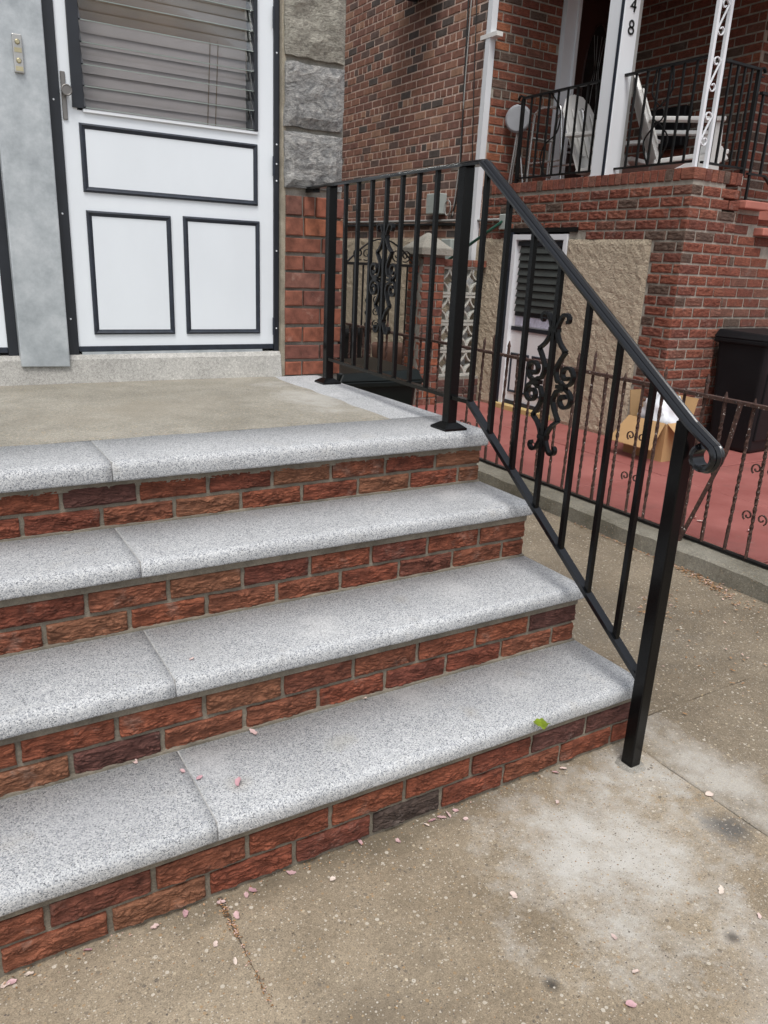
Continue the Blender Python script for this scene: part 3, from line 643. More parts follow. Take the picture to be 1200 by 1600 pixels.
def storm_door(x0, x1, knob_left, label):
    zb, zt, wx0, wx1, wz0 = 0.918, 2.95, x0 + 0.060, x1 - 0.075, 1.846
    leaf = MB().box((x0, DY, zb), (wx0, DY + 0.035, zt)).box((wx1, DY, zb), (x1, DY + 0.035, zt)).box((wx0, DY + 0.0004, zb), (wx1, DY + 0.035, wz0)).box((wx0, DY + 0.0004, 2.85), (wx1, DY + 0.035, zt))
    d = put('storm_door', leaf, 'door_white', house); d['label'] = label
    pm = (x0 + x1) / 2
    pan = [(wx0 + 0.002, wx1 - 0.0, 1.548, 1.802), (wx0 + 0.006, pm - 0.03, 0.985, 1.480), (pm + 0.022, wx1 + 0.008, 0.985, 1.484)]
    for (a, b_, z0, z1) in pan:
        put('moulding', moulding(a, b_, z0, z1, DY + 0.0005), 'navytrim', d)
        put('panel', MB().box((a + 0.020, DY - 0.0025, z0 + 0.020), (b_ - 0.020, DY + 0.001, z1 - 0.020)), 'panel_white', d)
    put('kick_strip', MB().box((x0, DY - 0.006, 0.914), (x1, DY - 0.0005, 0.937)).mesh('kick_strip', 0.002, 1), 'navytrim', d)
    put('drip_edge', MB().box((x0 + 0.01, DY - 0.012, 0.902), (x1 - 0.06, DY + 0.02, 0.9135)), 'alu', d)
    put('window_ledge', MB().box((wx0 + 0.02, DY - 0.010, wz0 - 0.007), (wx1, DY + 0.02, wz0 + 0.006)).mesh('ledge', 0.002, 1), 'white_metal', d)
    put('side_channel', MB().box((wx0 - 0.018, DY - 0.012, wz0 + 0.0065), (wx0 + 0.024, DY - 0.0006, 2.85)).box((wx0 + 0.0004, DY - 0.0005, wz0 + 0.0065), (wx0 + 0.024, DY + 0.055, 2.85)), 'blacktrim', d)
    put('side_channel', MB().box((wx1 - 0.016, DY - 0.012, wz0 + 0.0065), (wx1 - 0.0004, DY + 0.055, 2.85)), 'blacktrim', d)
    zs = wz0 + 0.012
    while zs < 2.8:
        th = R(24); h = 0.094
        y0, y1 = DY - 0.012, DY - 0.012 + h * math.sin(th)
        a, b_ = wx0 + 0.030, wx1 - 0.018; z1 = zs + h * math.cos(th); ny_, nz_ = 0.0045 * math.cos(th), 0.0045 * math.sin(th)
        sl_ = put('louvre_slat', MB().hexa([(a, y0, zs), (b_, y0, zs), (b_, y0 + ny_, zs - nz_), (a, y0 + ny_, zs - nz_)], [(a, y1, z1), (b_, y1, z1), (b_, y1 + ny_, z1 - nz_), (a, y1 + ny_, z1 - nz_)]), 'glass', d)
        put('slat_edge', MB().box((a, y0 - 0.0008, zs - 0.0028), (b_, y0 + ny_ - 0.0005, zs - 0.0008)), 'glass_edge', d)
        for xx in (wx0 + 0.0245, wx1 - 0.0225):
            put('slat_clip', MB().hexa([(xx, y0 - 0.004, zs), (xx + 0.006, y0 - 0.004, zs), (xx + 0.006, y0 + 0.008, zs - 0.003), (xx, y0 + 0.008, zs - 0.003)], [(xx, y1 - 0.006, z1 - 0.008), (xx + 0.006, y1 - 0.006, z1 - 0.008), (xx + 0.006, y1 + 0.006, z1 - 0.011), (xx, y1 + 0.006, z1 - 0.011)]), 'blacktrim', d)
        zs += 0.0755
    # inside: blind in the lower half, brown shade above
    bl = MB(); z = wz0 + 0.01
    while z < 2.15:
        bl.hexa([(wx0 + 0.02, 2.300, z), (wx1 - 0.01, 2.300, z), (wx1 - 0.01, 2.302, z), (wx0 + 0.02, 2.302, z)], [(wx0 + 0.02, 2.309, z + 0.048), (wx1 - 0.01, 2.309, z + 0.048), (wx1 - 0.01, 2.311, z + 0.048), (wx0 + 0.02, 2.311, z + 0.048)]); z += 0.0475
    put('blind', bl, 'blind', d)
    for cx in (wx1 - 0.17, wx1 - 0.135): put('blind_cord', MB().tube([(cx, 2.297, 2.2), (cx - 0.02, 2.297, wz0 + 0.02)], 0.0022, 5), 'curtain', d)
    put('shade', MB().box((wx0 + 0.01, 2.315, 2.1), (wx1, 2.32, 2.9)), 'curtain', d)
    put('backing', MB().box((x0, 2.34, 0.95), (x1, 2.35, 2.95)), 'void', d)
    if knob_left:
        kx = x0 + 0.014
        esc = put('escutcheon', MB().box((kx - 0.009, DY - 0.007, 1.805), (kx + 0.009, DY - 0.0005, 1.973)).mesh('escutcheon', 0.002, 1), 'bronze', d)
        put('knob', MB().lathe([(0.008, 0), (0.008, 0.012), (0.014, 0.016), (0.0205, 0.024), (0.0205, 0.032), (0.017, 0.034), (0.015, 0.032)], n=22), 'bronze', d, (kx + 0.006, DY - 0.006, 1.905), (math.pi / 2, 0, 0))
    return d
storm_door(-1.098, -0.214, True, 'white storm door with glass louvres and three black-edged panels')
storm_door(-2.262, -1.372, False, 'neighbouring white storm door at the far side of the clad post')
for x0, x1 in ((-1.1405, -1.1005), (-0.2135, -0.1895), (-1.3715, -1.3345), (-2.30, -2.2645)):
    put('door_frame', MB().box((x0, DY - 0.010, 0.9035), (x1, DY + 0.06, 3.0)), 'blacktrim', house)
for z in (1.02, 1.72, 2.30): put('hinge', MB().tube([(-0.2165, DY - 0.013, z - 0.04), (-0.2165, DY - 0.013, z + 0.04)], 0.0055, 8), 'navytrim', house)
for z in (1.01, 1.36, 1.66, 1.73, 1.81, 2.17):
    put('screw', MB().lathe([(0.004, 0), (0.003, 0.002)], n=8), 'white_metal', house, (-0.2015, DY - 0.0102, z), (math.pi / 2, 0, 0))
for z in (1.05, 1.46, 1.87): put('screw', MB().lathe([(0.004, 0), (0.003, 0.002)], n=8), 'white_metal', house, (-1.124, DY - 0.0102, z), (math.pi / 2, 0, 0))
put('door_header', MB().box((-2.4, 2.19, 2.955), (-0.19, 2.34, 3.06)), 'alu', house)

# ================================================================ BLACK STAIR RAILING
rail = empty('stair_railing', (-0.1, 0.9, ZL), 'glossy black iron stair railing with scrolled balusters and curled handrail end', 'railing')
XB, XL, XC = -0.089, -0.116, -0.060           # base post, landing post, post at the wall
YB, YL, YC = -0.090, 0.862, 1.915
def rx(y):                                     # the rail line in plan
    if y <= YL: return XB + (XL - XB) * (y - YB) / (YL - YB)
    return XL + (XC - XL) * (y - YL) / (YC - YL)
ZT = 1.640
def ztop(y): return ZT if y >= 0.772 else ZT - (0.772 - y) * 0.742
def zbot(y): return 0.898 if y >= 0.755 else 0.898 - (0.755 - y) * 0.757
PW = 0.038
def post(x, y, z0, z1, plate):
    put('post', MB().box((x - PW / 2, y - PW / 2, z0), (x + PW / 2, y + PW / 2, z1)).mesh('post', 0.003, 2), 'iron', rail)
    if plate:
        q = lambda h, z: [(x - h, y - h, z), (x + h, y - h, z), (x + h, y + h, z), (x - h, y + h, z)]
        b = MB().hexa(q(0.046, z0 - 0.001), q(0.046, z0 + 0.008)).hexa(q(0.046, z0 + 0.0078), q(0.022, z0 + 0.024)); put('base_plate', b, 'iron', rail)
post(XL, YL, ZL, ZT - 0.008, True); post(XC, YC, ZL, ZT - 0.008, True); post(XB, YB, -0.03, ztop(YB) - 0.008, False)
# moulded cap: two grooves along the top
cap = [(-0.021, -0.008), (0.021, -0.008), (0.0230, -0.001), (0.0205, 0.0045), (0.0145, 0.0060), (0.0108, 0.0035), (0.0092, -0.0015), (0.0076, 0.0040), (0.0045, 0.0085), (0.0, 0.0098), (-0.0045, 0.0085), (-0.0076, 0.0040), (-0.0092, -0.0015), (-0.0108, 0.0035), (-0.0145, 0.0060), (-0.0205, 0.0045), (-0.0230, -0.001)]
path = [(rx(2.10), 2.10, ZT), (rx(YC), YC, ZT), (rx(YL), YL, ZT), (rx(0.785), 0.785, ZT)]
put('top_rail', MB().sweep([(p[0], p[1], p[2]) for p in path], cap, ref=(-1, 0, 0), smooth=False), 'iron_rail', rail)
cy, cz, cr = -0.158, 0.9185, 0.034
a0 = math.atan2(-0.742, -1)                    # heading of the slope
line = [(rx(y), y, ztop(y)) for y in (0.784, 0.772, 0.5, 0.2, -0.05)]
hp = [(0.0, -0.05, ztop(-0.05))] + [(0, -0.105, ztop(-0.105) + 0.001)]
curl = []
for i in range(22):
    a = R(128) - R(300) * i / 21               # angle round the curl centre, seen from +x with -y to the right
    r_ = cr * (1.0 - 0.18 * i / 21)
    curl.append((XB, cy - r_ * math.cos(a - math.pi / 2 + R(0)) * 1.0, cz + r_ * math.sin(a - math.pi / 2 + math.pi / 2)) if False else (XB, cy - r_ * math.cos(a - R(60)), cz + r_ * math.sin(a - R(60))))
hand = line + [(rx(-0.105), -0.105, ztop(-0.105))]
full = [Vector(p) for p in hand] + spline([hand[-1]] + curl, 3)[1:]
put('handrail', MB().sweep(full, cap, ref=(-1, 0, 0), smooth=False), 'iron_rail', rail)
# bottom rail (channel)
put('bottom_rail', MB().bar([(rx(YC), YC, 0.898), (rx(YL), YL, 0.898), (rx(0.755), 0.755, 0.898)], 0.026, 0.013, ref=(-1, 0, 0)), 'iron', rail)
put('bottom_rail', MB().bar([(rx(0.758), 0.758, 0.8985), (rx(-0.072), -0.072, zbot(-0.072))], 0.026, 0.013, ref=(-1, 0, 0)), 'iron_rail', rail)
BW = 0.0145
def baluster(y): 
    x = rx(y); put('baluster', MB().box((x - BW / 2, y - BW / 2, zbot(y)), (x + BW / 2, y + BW / 2, ztop(y) - 0.004)), 'iron', rail)
SL = [0.755, 0.640, 0.519, 0.396, 0.272, 0.148, 0.025]; LN = [1.766, 1.646, 1.524, 1.400, 1.279, 1.158, 1.036]
for y in SL + LN: baluster(y)
def spiral(cx, cv, r0, r1, a0_, a1, n=12):
    return [(cx + (r0 + (r1 - r0) * i / n) * math.cos(R(a0_ + (a1 - a0_) * i / n)), cv + (r0 + (r1 - r0) * i / n) * math.sin(R(a0_ + (a1 - a0_) * i / n))) for i in range(n + 1)]
def scroll_quarter():
    top = spiral(0.047, 0.188, 0.009, 0.022, -130, -130 + 320 - 25)      # starts in the curl's eye, ends at its inner top
    top = list(spiral(0.044, 0.187, 0.007, 0.021, -60, 175))
    a = top + [(0.015, 0.174), (0.0125, 0.160), (0.017, 0.140), (0.034, 0.116), (0.056, 0.100)]
    b = [(0.056, 0.100), (0.041, 0.080), (0.027, 0.055), (0.026, 0.034), (0.036, 0.014)] + spiral(0.070, 0.036, 0.033, 0.009, 222, 222 + 470, 18)
    return a, b
QA, QB = scroll_quarter()
def ornament(y, zc):
    x = rx(y); o = put('scroll_ornament', MB().box((x - 0.011, y - 0.016, zc + 0.152), (x + 0.011, y + 0.016, zc + 0.164)), 'iron', rail)
    put('collar', MB().box((x - 0.011, y - 0.016, zc - 0.164), (x + 0.011, y + 0.016, zc - 0.152)), 'iron', o)
    for su in (1, -1):
        for sv in (1, -1):
            pa = spline([(x, y + su * u, zc + sv * v) for u, v in QA], 2); pb = spline([(x, y + su * u, zc + sv * v) for u, v in QB], 3)
            put('scroll', MB().bar(pa, 0.014, 0.009, ref=(-1, 0, 0)).bar(pb, 0.014, 0.009, ref=(-1, 0, 0)), 'iron', o)
        put('collar', MB().box((x - 0.010, y + su * 0.054 - 0.017, zc - 0.006), (x + 0.010, y + su * 0.054 + 0.017, zc + 0.006)), 'iron', o)
ornament(0.396, 1.010); ornament(1.400, 1.268)
put('wall_bracket', MB().box((rx(2.1) - 0.018, 2.09, ZT - 0.02), (rx(2.1) + 0.018, 2.165, ZT + 0.004)), 'iron', rail)

# ================================================================ NEIGHBOUR HOUSE
NX, CY, FY = 3.0, 2.515, 4.85                  # side plane, porch front, house front
nb = empty('row_house', (NX, CY, ZK), 'red brick row house with raised porch, stucco base and basement door', 'house')
core = MB().box((NX + 0.0025, FY + 0.006, -0.05), (9, 13, 7.0))
side = put('side_wall', core, 'mortar_pink', nb)
lay(side, courses('-x', NX, FY + 0.004, 8.6, 1.600, 4.3, 0.0755, 0.0625, 0.198, 0.0135, hdr=6, phase=0.05, jitter=0.0), 'brick_side', 'plain')
core = MB().box((NX + 0.004, CY + 0.004, -0.05), (NX + 0.35, 3.66, 1.97)).box((NX + 0.006, 4.385, -0.05), (NX + 0.35, FY + 0.005, 1.97)).box((NX + 0.006, 3.66, 1.66), (NX + 0.35, 4.385, 1.97)).box((NX + 0.35, CY + 0.006, -0.05), (3.535, FY + 0.005, 1.78)).box((3.535, CY + 1.2005, -0.05), (4.7, FY + 0.005, 1.78))
pw = put('porch_wall', core, 'mortar_porch', nb)
def not_stucco(y, z, hl): return (y > 2.795 and z < 1.585) or (3.60 < y < 4.44 and z < 1.66)
SP = 0.0745
zs1 = ZK + 20 * SP
spA = courses('-x', NX, CY - 0.005, 2.798, ZK, zs1 - 0.005, SP, 0.060, 0.199, 0.014, phase=0.03) + courses('-x', NX, CY - 0.005, FY - 0.004, zs1, 1.960, SP, 0.060, 0.199, 0.014, phase=0.03, skip=lambda y, z, hl: (3.56 < y < 4.45 and z < 1.66))
# trim bricks that end at the stucco panel
spB = courses('-y', CY, NX - 0.006, 3.538, ZK, 1.960, SP, 0.060, 0.199, 0.014, phase=0.08, minl=0.012)
ESTEPS = [(3.545 + 0.285 * i, 1.872 - 0.172 * i) for i in range(10)]
def etop(x): return max([z for x0, z in ESTEPS if False] + [[z for x0, z in ESTEPS if x >= x0 - 0.001][-1] if x >= 3.545 else 1.872])
spC = courses('-y', CY + 0.03, 3.548, 6.39, ZK, 1.82, SP, 0.060, 0.199, 0.014, phase=0.12, skip=lambda x, z, hl: z + 0.032 > etop(x + hl) - 0.055)
lay(pw, spA + spB, 'brick_porch', 'rock', depth=0.05, nvar=6)
ewb = MB()
for i, (x0, z) in enumerate(ESTEPS): ewb.box((x0 - (0.009 if i == 0 else 0.0), CY + 0.036, -0.05), (x0 + 0.285, CY + 1.2, z - 0.0555))
ew = put('entry_wall', ewb, 'mortar_porch', nb)
lay(ew, spC, 'brick_porch', 'plain', depth=0.05)
# soldier course coping
cp = put('coping', MB().box((NX + 0.006, CY + 0.006, 1.9705), (NX + 0.20, FY - 0.002, 2.033)).box((NX + 0.2, CY + 0.006, 1.9705), (3.53, CY + 0.2, 2.033)), 'mortar_porch', nb)
sp = []; y = CY + 0.115
while y < FY - 0.05: sp.append(((NX - 0.006, y + 0.03, 2.004), '-x', 0.0565, 0.078)); y += 0.0675
x = NX + 0.115
while x < 3.49: sp.append(((x + 0.03, CY - 0.006, 2.004), '-y', 0.0565, 0.078)); x += 0.0675
lay(cp, sp, 'brick_porch', 'plain', depth=0.21)
put('corner_brick', MB().box((NX - 0.008, CY - 0.008, 1.966), (NX + 0.11, CY + 0.11, 2.044)).mesh('corner_brick', 0.008, 2), 'brick_porch', cp)
# stucco
def stucco_panel(y0, y1, z0, z1):
    n, m_ = max(6, int((y1 - y0) / 0.035)), max(6, int((z1 - z0) / 0.035)); vs = []; fs = []
    for j in range(m_ + 1):
        for i in range(n + 1):
            y = y0 + (y1 - y0) * i / n; z = z0 + (z1 - z0) * j / m_; e = 0 if min(i, n - i, j, m_ - j) == 0 else 1
            vs.append((NX - 0.004 - e * (0.008 + 0.006 * noise.fractal(Vector((3, y * 20, z * 24)), 1.0, 2.0, 4)), y, z))
    for j in range(m_):
        for i in range(n): a = j * (n + 1) + i; fs.append((a, a + n + 1, a + n + 2, a + 1))
    b = MB().add(vs, fs, False); b.box((NX - 0.0035, y0 + 0.001, z0 + 0.001), (NX + 0.0055, y1 - 0.001, z1 - 0.001)); put('stucco_panel', b, 'stucco', nb)
stucco_panel(2.80, 3.655, ZK - 0.01, 1.578); stucco_panel(4.39, 8.6, ZK - 0.01, 1.590)
# basement door
bd = put('basement_door', MB().box((NX + 0.06, 3.69, 0.14), (NX + 0.09, 4.33, 1.60)), 'white_worn', nb); bd['label'] = 'worn white basement door with dark louvred window'
for (a, b_) in ((3.662, 3.70), (4.30, 4.345)): put('frame', MB().box((NX + 0.02, a, 0.11), (NX + 0.07, b_, 1.62)), 'white_metal', bd)
put('frame', MB().box((NX + 0.021, 3.7005, 1.575), (NX + 0.069, 4.2995, 1.619)), 'white_metal', bd)
put('dark_jamb', MB().box((NX + 0.015, 4.346, 0.10), (NX + 0.10, 4.384, 1.64)), 'navytrim', bd)
put('louvre_back', MB().box((NX + 0.052, 3.74, 0.93), (NX + 0.0595, 4.26, 1.56)), 'blacktrim', bd)
put('louvre_rim', MB().box((NX + 0.035, 3.725, 1.525), (NX + 0.0515, 4.28, 1.565)), 'blacktrim', bd)
zz = 0.97
while zz < 1.51:
    put('louvre_slat', MB().hexa([(NX + 0.032, 3.745, zz), (NX + 0.035, 3.745, zz), (NX + 0.035, 4.255, zz), (NX + 0.032, 4.255, zz)], [(NX + 0.048, 3.745, zz + 0.052), (NX + 0.051, 3.745, zz + 0.052), (NX + 0.051, 4.255, zz + 0.052), (NX + 0.048, 4.255, zz + 0.052)]), 'louvre_grey', bd); zz += 0.062
put('sticker', MB().box((NX + 0.0555, 3.76, 0.845), (NX + 0.0595, 4.25, 0.925)), 'paper', bd)
put('mid_rail', MB().box((NX + 0.05, 3.71, 0.80), (NX + 0.0595, 4.29, 0.835)), 'blacktrim', bd)
for (a, b_) in ((3.73, 3.98), (4.02, 4.27)):
    bb = MB(); q = moulding(a, b_, 0.24, 0.60, 0); bb.add([(NX + 0.0598 + v[1], v[0], v[2]) for v in q.v], q.f); put('moulding', bb, 'navytrim', bd)
bd.location.x -= 0.036
put('threshold', MB().box((NX - 0.06, 3.64, ZK - 0.005), (NX + 0.10, 4.42, 0.13)).mesh('threshold', 0.006, 1), 'yellow_sill', nb)
put('kick_strip', MB().box((NX + 0.045, 3.70, 0.131), (NX + 0.0595, 4.30, 0.165)), 'navytrim', bd)
put('lintel', MB().box((NX - 0.012, 3.56, 1.636), (NX + 0.12, 4.44, 1.672)), 'iron_old', nb)
# front wall above the porch, bay on the right, porch ceiling
fw = put('front_wall', MB().box((NX + 0.0065, FY + 0.0005, 1.9), (3.74, FY + 0.0055, 4.6)), 'mortar_porch', nb)
lay(fw, courses('-y', FY - 0.006, NX + 0.0, 3.745, 1.97, 3.95, SP, 0.060, 0.199, 0.014, phase=0.03, hdr=6), 'brick_front', 'plain', depth=0.05)
BX, BY = 4.62, 3.35
bay = put('bay_wall', MB().box((BX + 0.006, BY + 0.006, 1.7), (9, FY + 0.005, 7)).box((BX + 0.1, BY + 0.37, -0.05), (9, FY + 0.004, 1.6995)), 'mortar_porch', nb)
lay(bay, courses('-x', BX, BY + 0.004, FY - 0.006, 1.80, 4.0, SP, 0.060, 0.199, 0.014, phase=0.02) + courses('-y', BY, BX + 0.004, 7.0, 1.80, 3.8, SP, 0.060, 0.199, 0.014, phase=0.06), 'brick_porch', 'plain', depth=0.05)
put('mailbox', MB().box((BX - 0.11, 3.95, 2.46), (BX - 0.002, 4.40, 2.80)).mesh('mailbox', 0.012, 2), 'bin_black', nb)
put('porch_floor', MB().box((NX + 0.2005, CY + 0.2005, 1.781), (BX + 0.005, FY - 0.001, 1.86)), 'pinkpaint', nb)
put('porch_roof', MB().box((NX + 0.0, 2.30, 3.86), (BX + 1.9, FY - 0.007, 4.2)).box((NX + 0.0, 2.32, 3.40), (BX + 1.9, 2.44, 3.8595)), 'roof', nb)
fd = put('front_door', MB().box((3.905, FY - 0.02, 1.865), (4.56, FY - 0.0005, 3.95)), 'dark_wood', nb)
put('door_frame', MB().box((3.746, FY - 0.06, 1.865), (3.900, FY - 0.0005, 3.95)).box((3.87, FY - 0.085, 1.865), (3.9005, FY - 0.0605, 3.95)), 'white_metal', nb)
n_ = 36; ov = MB(); vs = [(4.215 + 0.155 * math.cos(2 * math.pi * i / n_), FY - 0.024, 3.03 + 0.52 * math.sin(2 * math.pi * i / n_)) for i in range(n_)]
ov.add(vs, [tuple(range(n_))]); put('oval_glass', ov, 'dark_glass', fd)
put('oval_rim', MB().tube([(4.215 + 0.16 * math.cos(2 * math.pi * i / n_), FY - 0.024, 3.03 + 0.525 * math.sin(2 * math.pi * i / n_)) for i in range(n_)], 0.008, 6, closed=True, up=(0, 1, 0)), 'dark_wood', fd)
for s in (-1, 1):
    for k in (0.25, 0.6): put('lead_line', MB().tube(spline([(4.215 + s * 0.02, FY - 0.027, 2.56), (4.215 + s * 0.15 * k, FY - 0.027, 2.9), (4.215 + s * 0.05 * k, FY - 0.027, 3.15), (4.215 + s * 0.12 * k, FY - 0.027, 3.45)], 5), 0.0025, 5), 'bronze', fd)
put('door_bar', MB().tube([(3.92, FY - 0.05, 2.47), (4.5, FY - 0.05, 2.47)], 0.012, 8).tube([(3.92, FY - 0.05, 2.42), (4.5, FY - 0.05, 2.42)], 0.009, 8), 'alu', fd)
# clad column with the house number, scrolled iron corner post
col = put('porch_column', MB().box((NX + 0.004, 3.346, 2.034), (NX + 0.155, 3.505, 3.859)).mesh('porch_column', 0.004, 1), 'white_metal', nb)
put('groove', MB().box((NX - 0.004, 3.354, 2.036), (NX + 0.003, 3.378, 3.85)), 'navytrim', col); put('edge_strip', MB().box((NX + 0.1555, 3.35, 2.036), (NX + 0.185, 3.50, 3.85)), 'cable_grey', col)
def digit(ch, x, z, h):
    wd = h * 0.30; S = []
    if ch == '4': S = [[(wd * .35, -h / 2), (wd * .35, h / 2), (-wd, -h * .12), (wd, -h * .12)]]
    if ch == '8': S = [[(wd * .8 * math.sin(2 * math.pi * i / 16), h * .25 + h * .25 * math.cos(2 * math.pi * i / 16)) for i in range(17)], [(wd * math.sin(2 * math.pi * i / 16), -h * .25 + h * .25 * math.cos(2 * math.pi * i / 16)) for i in range(17)]]
    b = MB()
    for s in S: b.bar([(x + u, 3.343, z + v) for u, v in s], 0.004, 0.013, ref=(0, -1, 0))
    return b
put('house_digit', digit('8', NX + 0.086, 3.045, 0.085), 'digit', col); put('house_digit', digit('4', NX + 0.086, 3.185, 0.085), 'digit', col)
ip = put('iron_post', MB().box((NX + 0.0255, CY + 0.015, 2.0335), (NX + 0.165, CY + 0.08, 2.046)), 'white_metal', nb)
for x0 in (NX + 0.022, NX + 0.140): put('upright', MB().box((x0, CY + 0.028, 2.0465), (x0 + 0.025, CY + 0.053, 3.859)), 'white_metal', ip)
zz = 2.29
while zz < 3.6:
    xc = NX + 0.0935; aa = 0.043
    sc_ = spiral(xc, zz + 0.072, 0.010, aa * 0.85, 340, 0, 14) + spiral(xc, zz - 0.072, aa * 0.85, 0.010, 180, 520, 14)
    put('scroll', MB().bar(spline([(u, CY + 0.040, v) for u, v in sc_], 2), 0.012, 0.0065, ref=(0, 1, 0)), 'white_metal', ip)
    zz += 0.33
# downspout, strap, conduit, boxes, cables
ds = put('downspout', MB().bar([(NX - 0.035, 4.83, 7.0), (NX - 0.035, 4.86, 3.5), (NX - 0.035, 4.90, 1.45), (NX - 0.035, 4.95, 0.4)], 0.062, 0.062), 'white_metal', nb)
put('strap', MB().box((NX - 0.070, 4.74, 3.235), (NX - 0.001, 4.97, 3.27)), 'plastic', ds)
put('conduit', MB().tube([(NX - 0.022, 7.9, 1.775), (NX - 0.022, 4.50, 1.745)], 0.013, 8), 'cable_grey', nb)
put('conduit_shadow', MB().tube([(NX - 0.020, 7.9, 1.742), (NX - 0.020, 4.9, 1.712)], 0.014, 8), 'iron_old', nb)  # black tube added below the conduit in place of its shadow
put('utility_box', MB().box((NX - 0.10, 5.42, 1.815), (NX - 0.001, 5.64, 2.005)).mesh('utility_box', 0.006, 1), 'grey_box', nb)
put('utility_box', MB().box((NX - 0.10, 5.17, 1.385), (NX - 0.005, 5.34, 1.58)).mesh('utility_box', 0.006, 1), 'grey_box', nb)
put('conduit_fitting', MB().box((NX - 0.05, 4.43, 1.66), (NX - 0.001, 4.52, 1.79)).mesh('fitting', 0.006, 1), 'grey_box', nb)
put('hose', MB().tube(spline([(NX - 0.04, 4.47, 1.73), (NX - 0.10, 4.6, 1.64), (NX - 0.12, 4.85, 1.52), (NX - 0.10, 5.2, 1.38)], 6), 0.014, 7), 'cable_green', nb)
for (pa, r_, mt) in ([[(5.26, 3.62), (5.23, 2.9), (5.215, 2.1), (5.3, 1.78)], 0.008, 'cable_dark'], [[(5.20, 4.5), (5.22, 3.0), (5.23, 2.3), (5.28, 1.8)], 0.006, 'cable_grey'], [[(5.16, 4.0), (5.08, 2.9), (5.02, 2.2), (4.98, 1.8)], 0.005, 'cable_dark'], [[(4.94, 4.5), (4.95, 2.6), (5.02, 1.9), (5.12, 1.5), (5.1, 1.2)], 0.006, 'cable_dark'], [[(4.97, 2.3), (5.03, 1.85), (5.16, 1.55), (5.16, 1.25)], 0.005, 'mortar_pink'], [[(4.98, 1.7), (5.1, 1.55), (5.13, 1.3)], 0.005, 'plastic']):
    put('cable', MB().tube(spline([(NX - 0.018 - 0.004 * (i % 2), y, z) for i, (y, z) in enumerate(pa)], 6), r_, 6), mt, nb)
put('cable_loop', MB().tube([(NX - 0.03, 5.36 + 0.05 * math.cos(2 * math.pi * i / 16), 1.87 + 0.07 * math.sin(2 * math.pi * i / 16)) for i in range(16)], 0.006, 6, closed=True, up=(1, 0, 0)), 'cable_grey', nb)
put('air_conditioner', MB().box((NX - 0.36, 5.62, 3.80), (NX - 0.001, 6.20, 4.25)).mesh('air_conditioner', 0.02, 2), 'bin_black', nb)
# painted slabs of the entry steps to the right of the porch
for i, (x0, z) in enumerate(ESTEPS):
    put('entry_step', MB().box((x0 - (0.03 if i else 0.0), CY - 0.045, z - 0.055), (x0 + 0.2855, CY + 1.19, z)).mesh('entry_step', 0.009, 3), 'pinkpaint', nb)

# porch railings
def porch_rail(name, p0, p1, zt0, zt1, zb_, n, label, post0=False, post1=False):
    e = empty(name, ((p0[0] + p1[0]) / 2, (p0[1] + p1[1]) / 2, 2.04), label, 'railing')
    P = lambda t, z: (p0[0] + (p1[0] - p0[0]) * t, p0[1] + (p1[1] - p0[1]) * t, z)
    put('top_rail', MB().bar([P(0, zt0), P(1, zt1)], 0.030, 0.016), 'iron_old', e); put('bottom_rail', MB().bar([P(0, zb_), P(1, zb_)], 0.022, 0.014), 'iron_old', e)
    for i in range(1, n):
        t = i / n; x, y, _ = P(t, 0); put('baluster', MB().box((x - 0.007, y - 0.007, zb_), (x + 0.007, y + 0.007, zt0 + (zt1 - zt0) * t)), 'iron_old', e)
    for t, fl in ((0.0, post0), (1.0, post1)):
        if fl: x, y, _ = P(t, 0); put('post', MB().box((x - 0.0135, y - 0.0135, 2.03), (x + 0.0135, y + 0.0135, zt0 - 0.006)), 'iron_old', e)
    return e, P
XR = NX + 0.095
e, P = porch_rail('porch_railing', (XR, 4.50), (XR, 3.5055), 2.735, 2.735, 2.095, 9, 'black porch railing section between brick wall and white clad column', True)
put('end_scroll', MB().bar([(XR, 4.53 + 0.035 * math.cos(2 * math.pi * i / 14), 2.725 + 0.035 * math.sin(2 * math.pi * i / 14)) for i in range(13)], 0.024, 0.008, ref=(1, 0, 0)), 'iron_old', e)
put('scroll', MB().bar(spline([(XR, 4.15, 2.73), (XR, 4.02, 2.58), (XR, 4.04, 2.42), (XR, 4.17, 2.34), (XR, 4.21, 2.22), (XR, 4.14, 2.10)], 6), 0.012, 0.006, ref=(1, 0, 0)), 'iron_old', e)
e, P = porch_rail('porch_railing', (XR, 3.3455), (XR, CY + 0.085), 2.735, 2.735, 2.095, 7, 'black porch railing section between clad column and scrolled corner post', False, True)
ring = [(XR, 2.98 + 0.045 * math.cos(2 * math.pi * i / 18), 2.43 + 0.05 * math.sin(2 * math.pi * i / 18)) for i in range(18)]
put('ring', MB().tube(ring, 0.006, 6, closed=True, up=(1, 0, 0)), 'iron_old', e)
for s in (1, -1):
    put('scroll', MB().bar(spline([(XR, 2.98, 2.48), (XR, 2.98 + s * 0.09, 2.58), (XR, 2.98 + s * 0.07, 2.73)], 6), 0.012, 0.006, ref=(1, 0, 0)).bar(spline([(XR, 2.98, 2.38), (XR, 2.98 + s * 0.11, 2.26), (XR, 2.98 + s * 0.05, 2.10)], 6), 0.012, 0.006, ref=(1, 0, 0)), 'iron_old', e)
e, P = porch_rail('porch_railing', (NX + 0.165, CY + 0.095), (3.63, CY + 0.095), 2.735, 2.735, 2.095, 6, 'short black porch railing section from corner post towards entry steps', False, True)
put('end_scroll', MB().bar([(3.665 + 0.03 * math.cos(2 * math.pi * i / 14), CY + 0.095, 2.72 + 0.03 * math.sin(2 * math.pi * i / 14)) for i in range(13)], 0.024, 0.008, ref=(0, 1, 0)), 'iron_old', e)
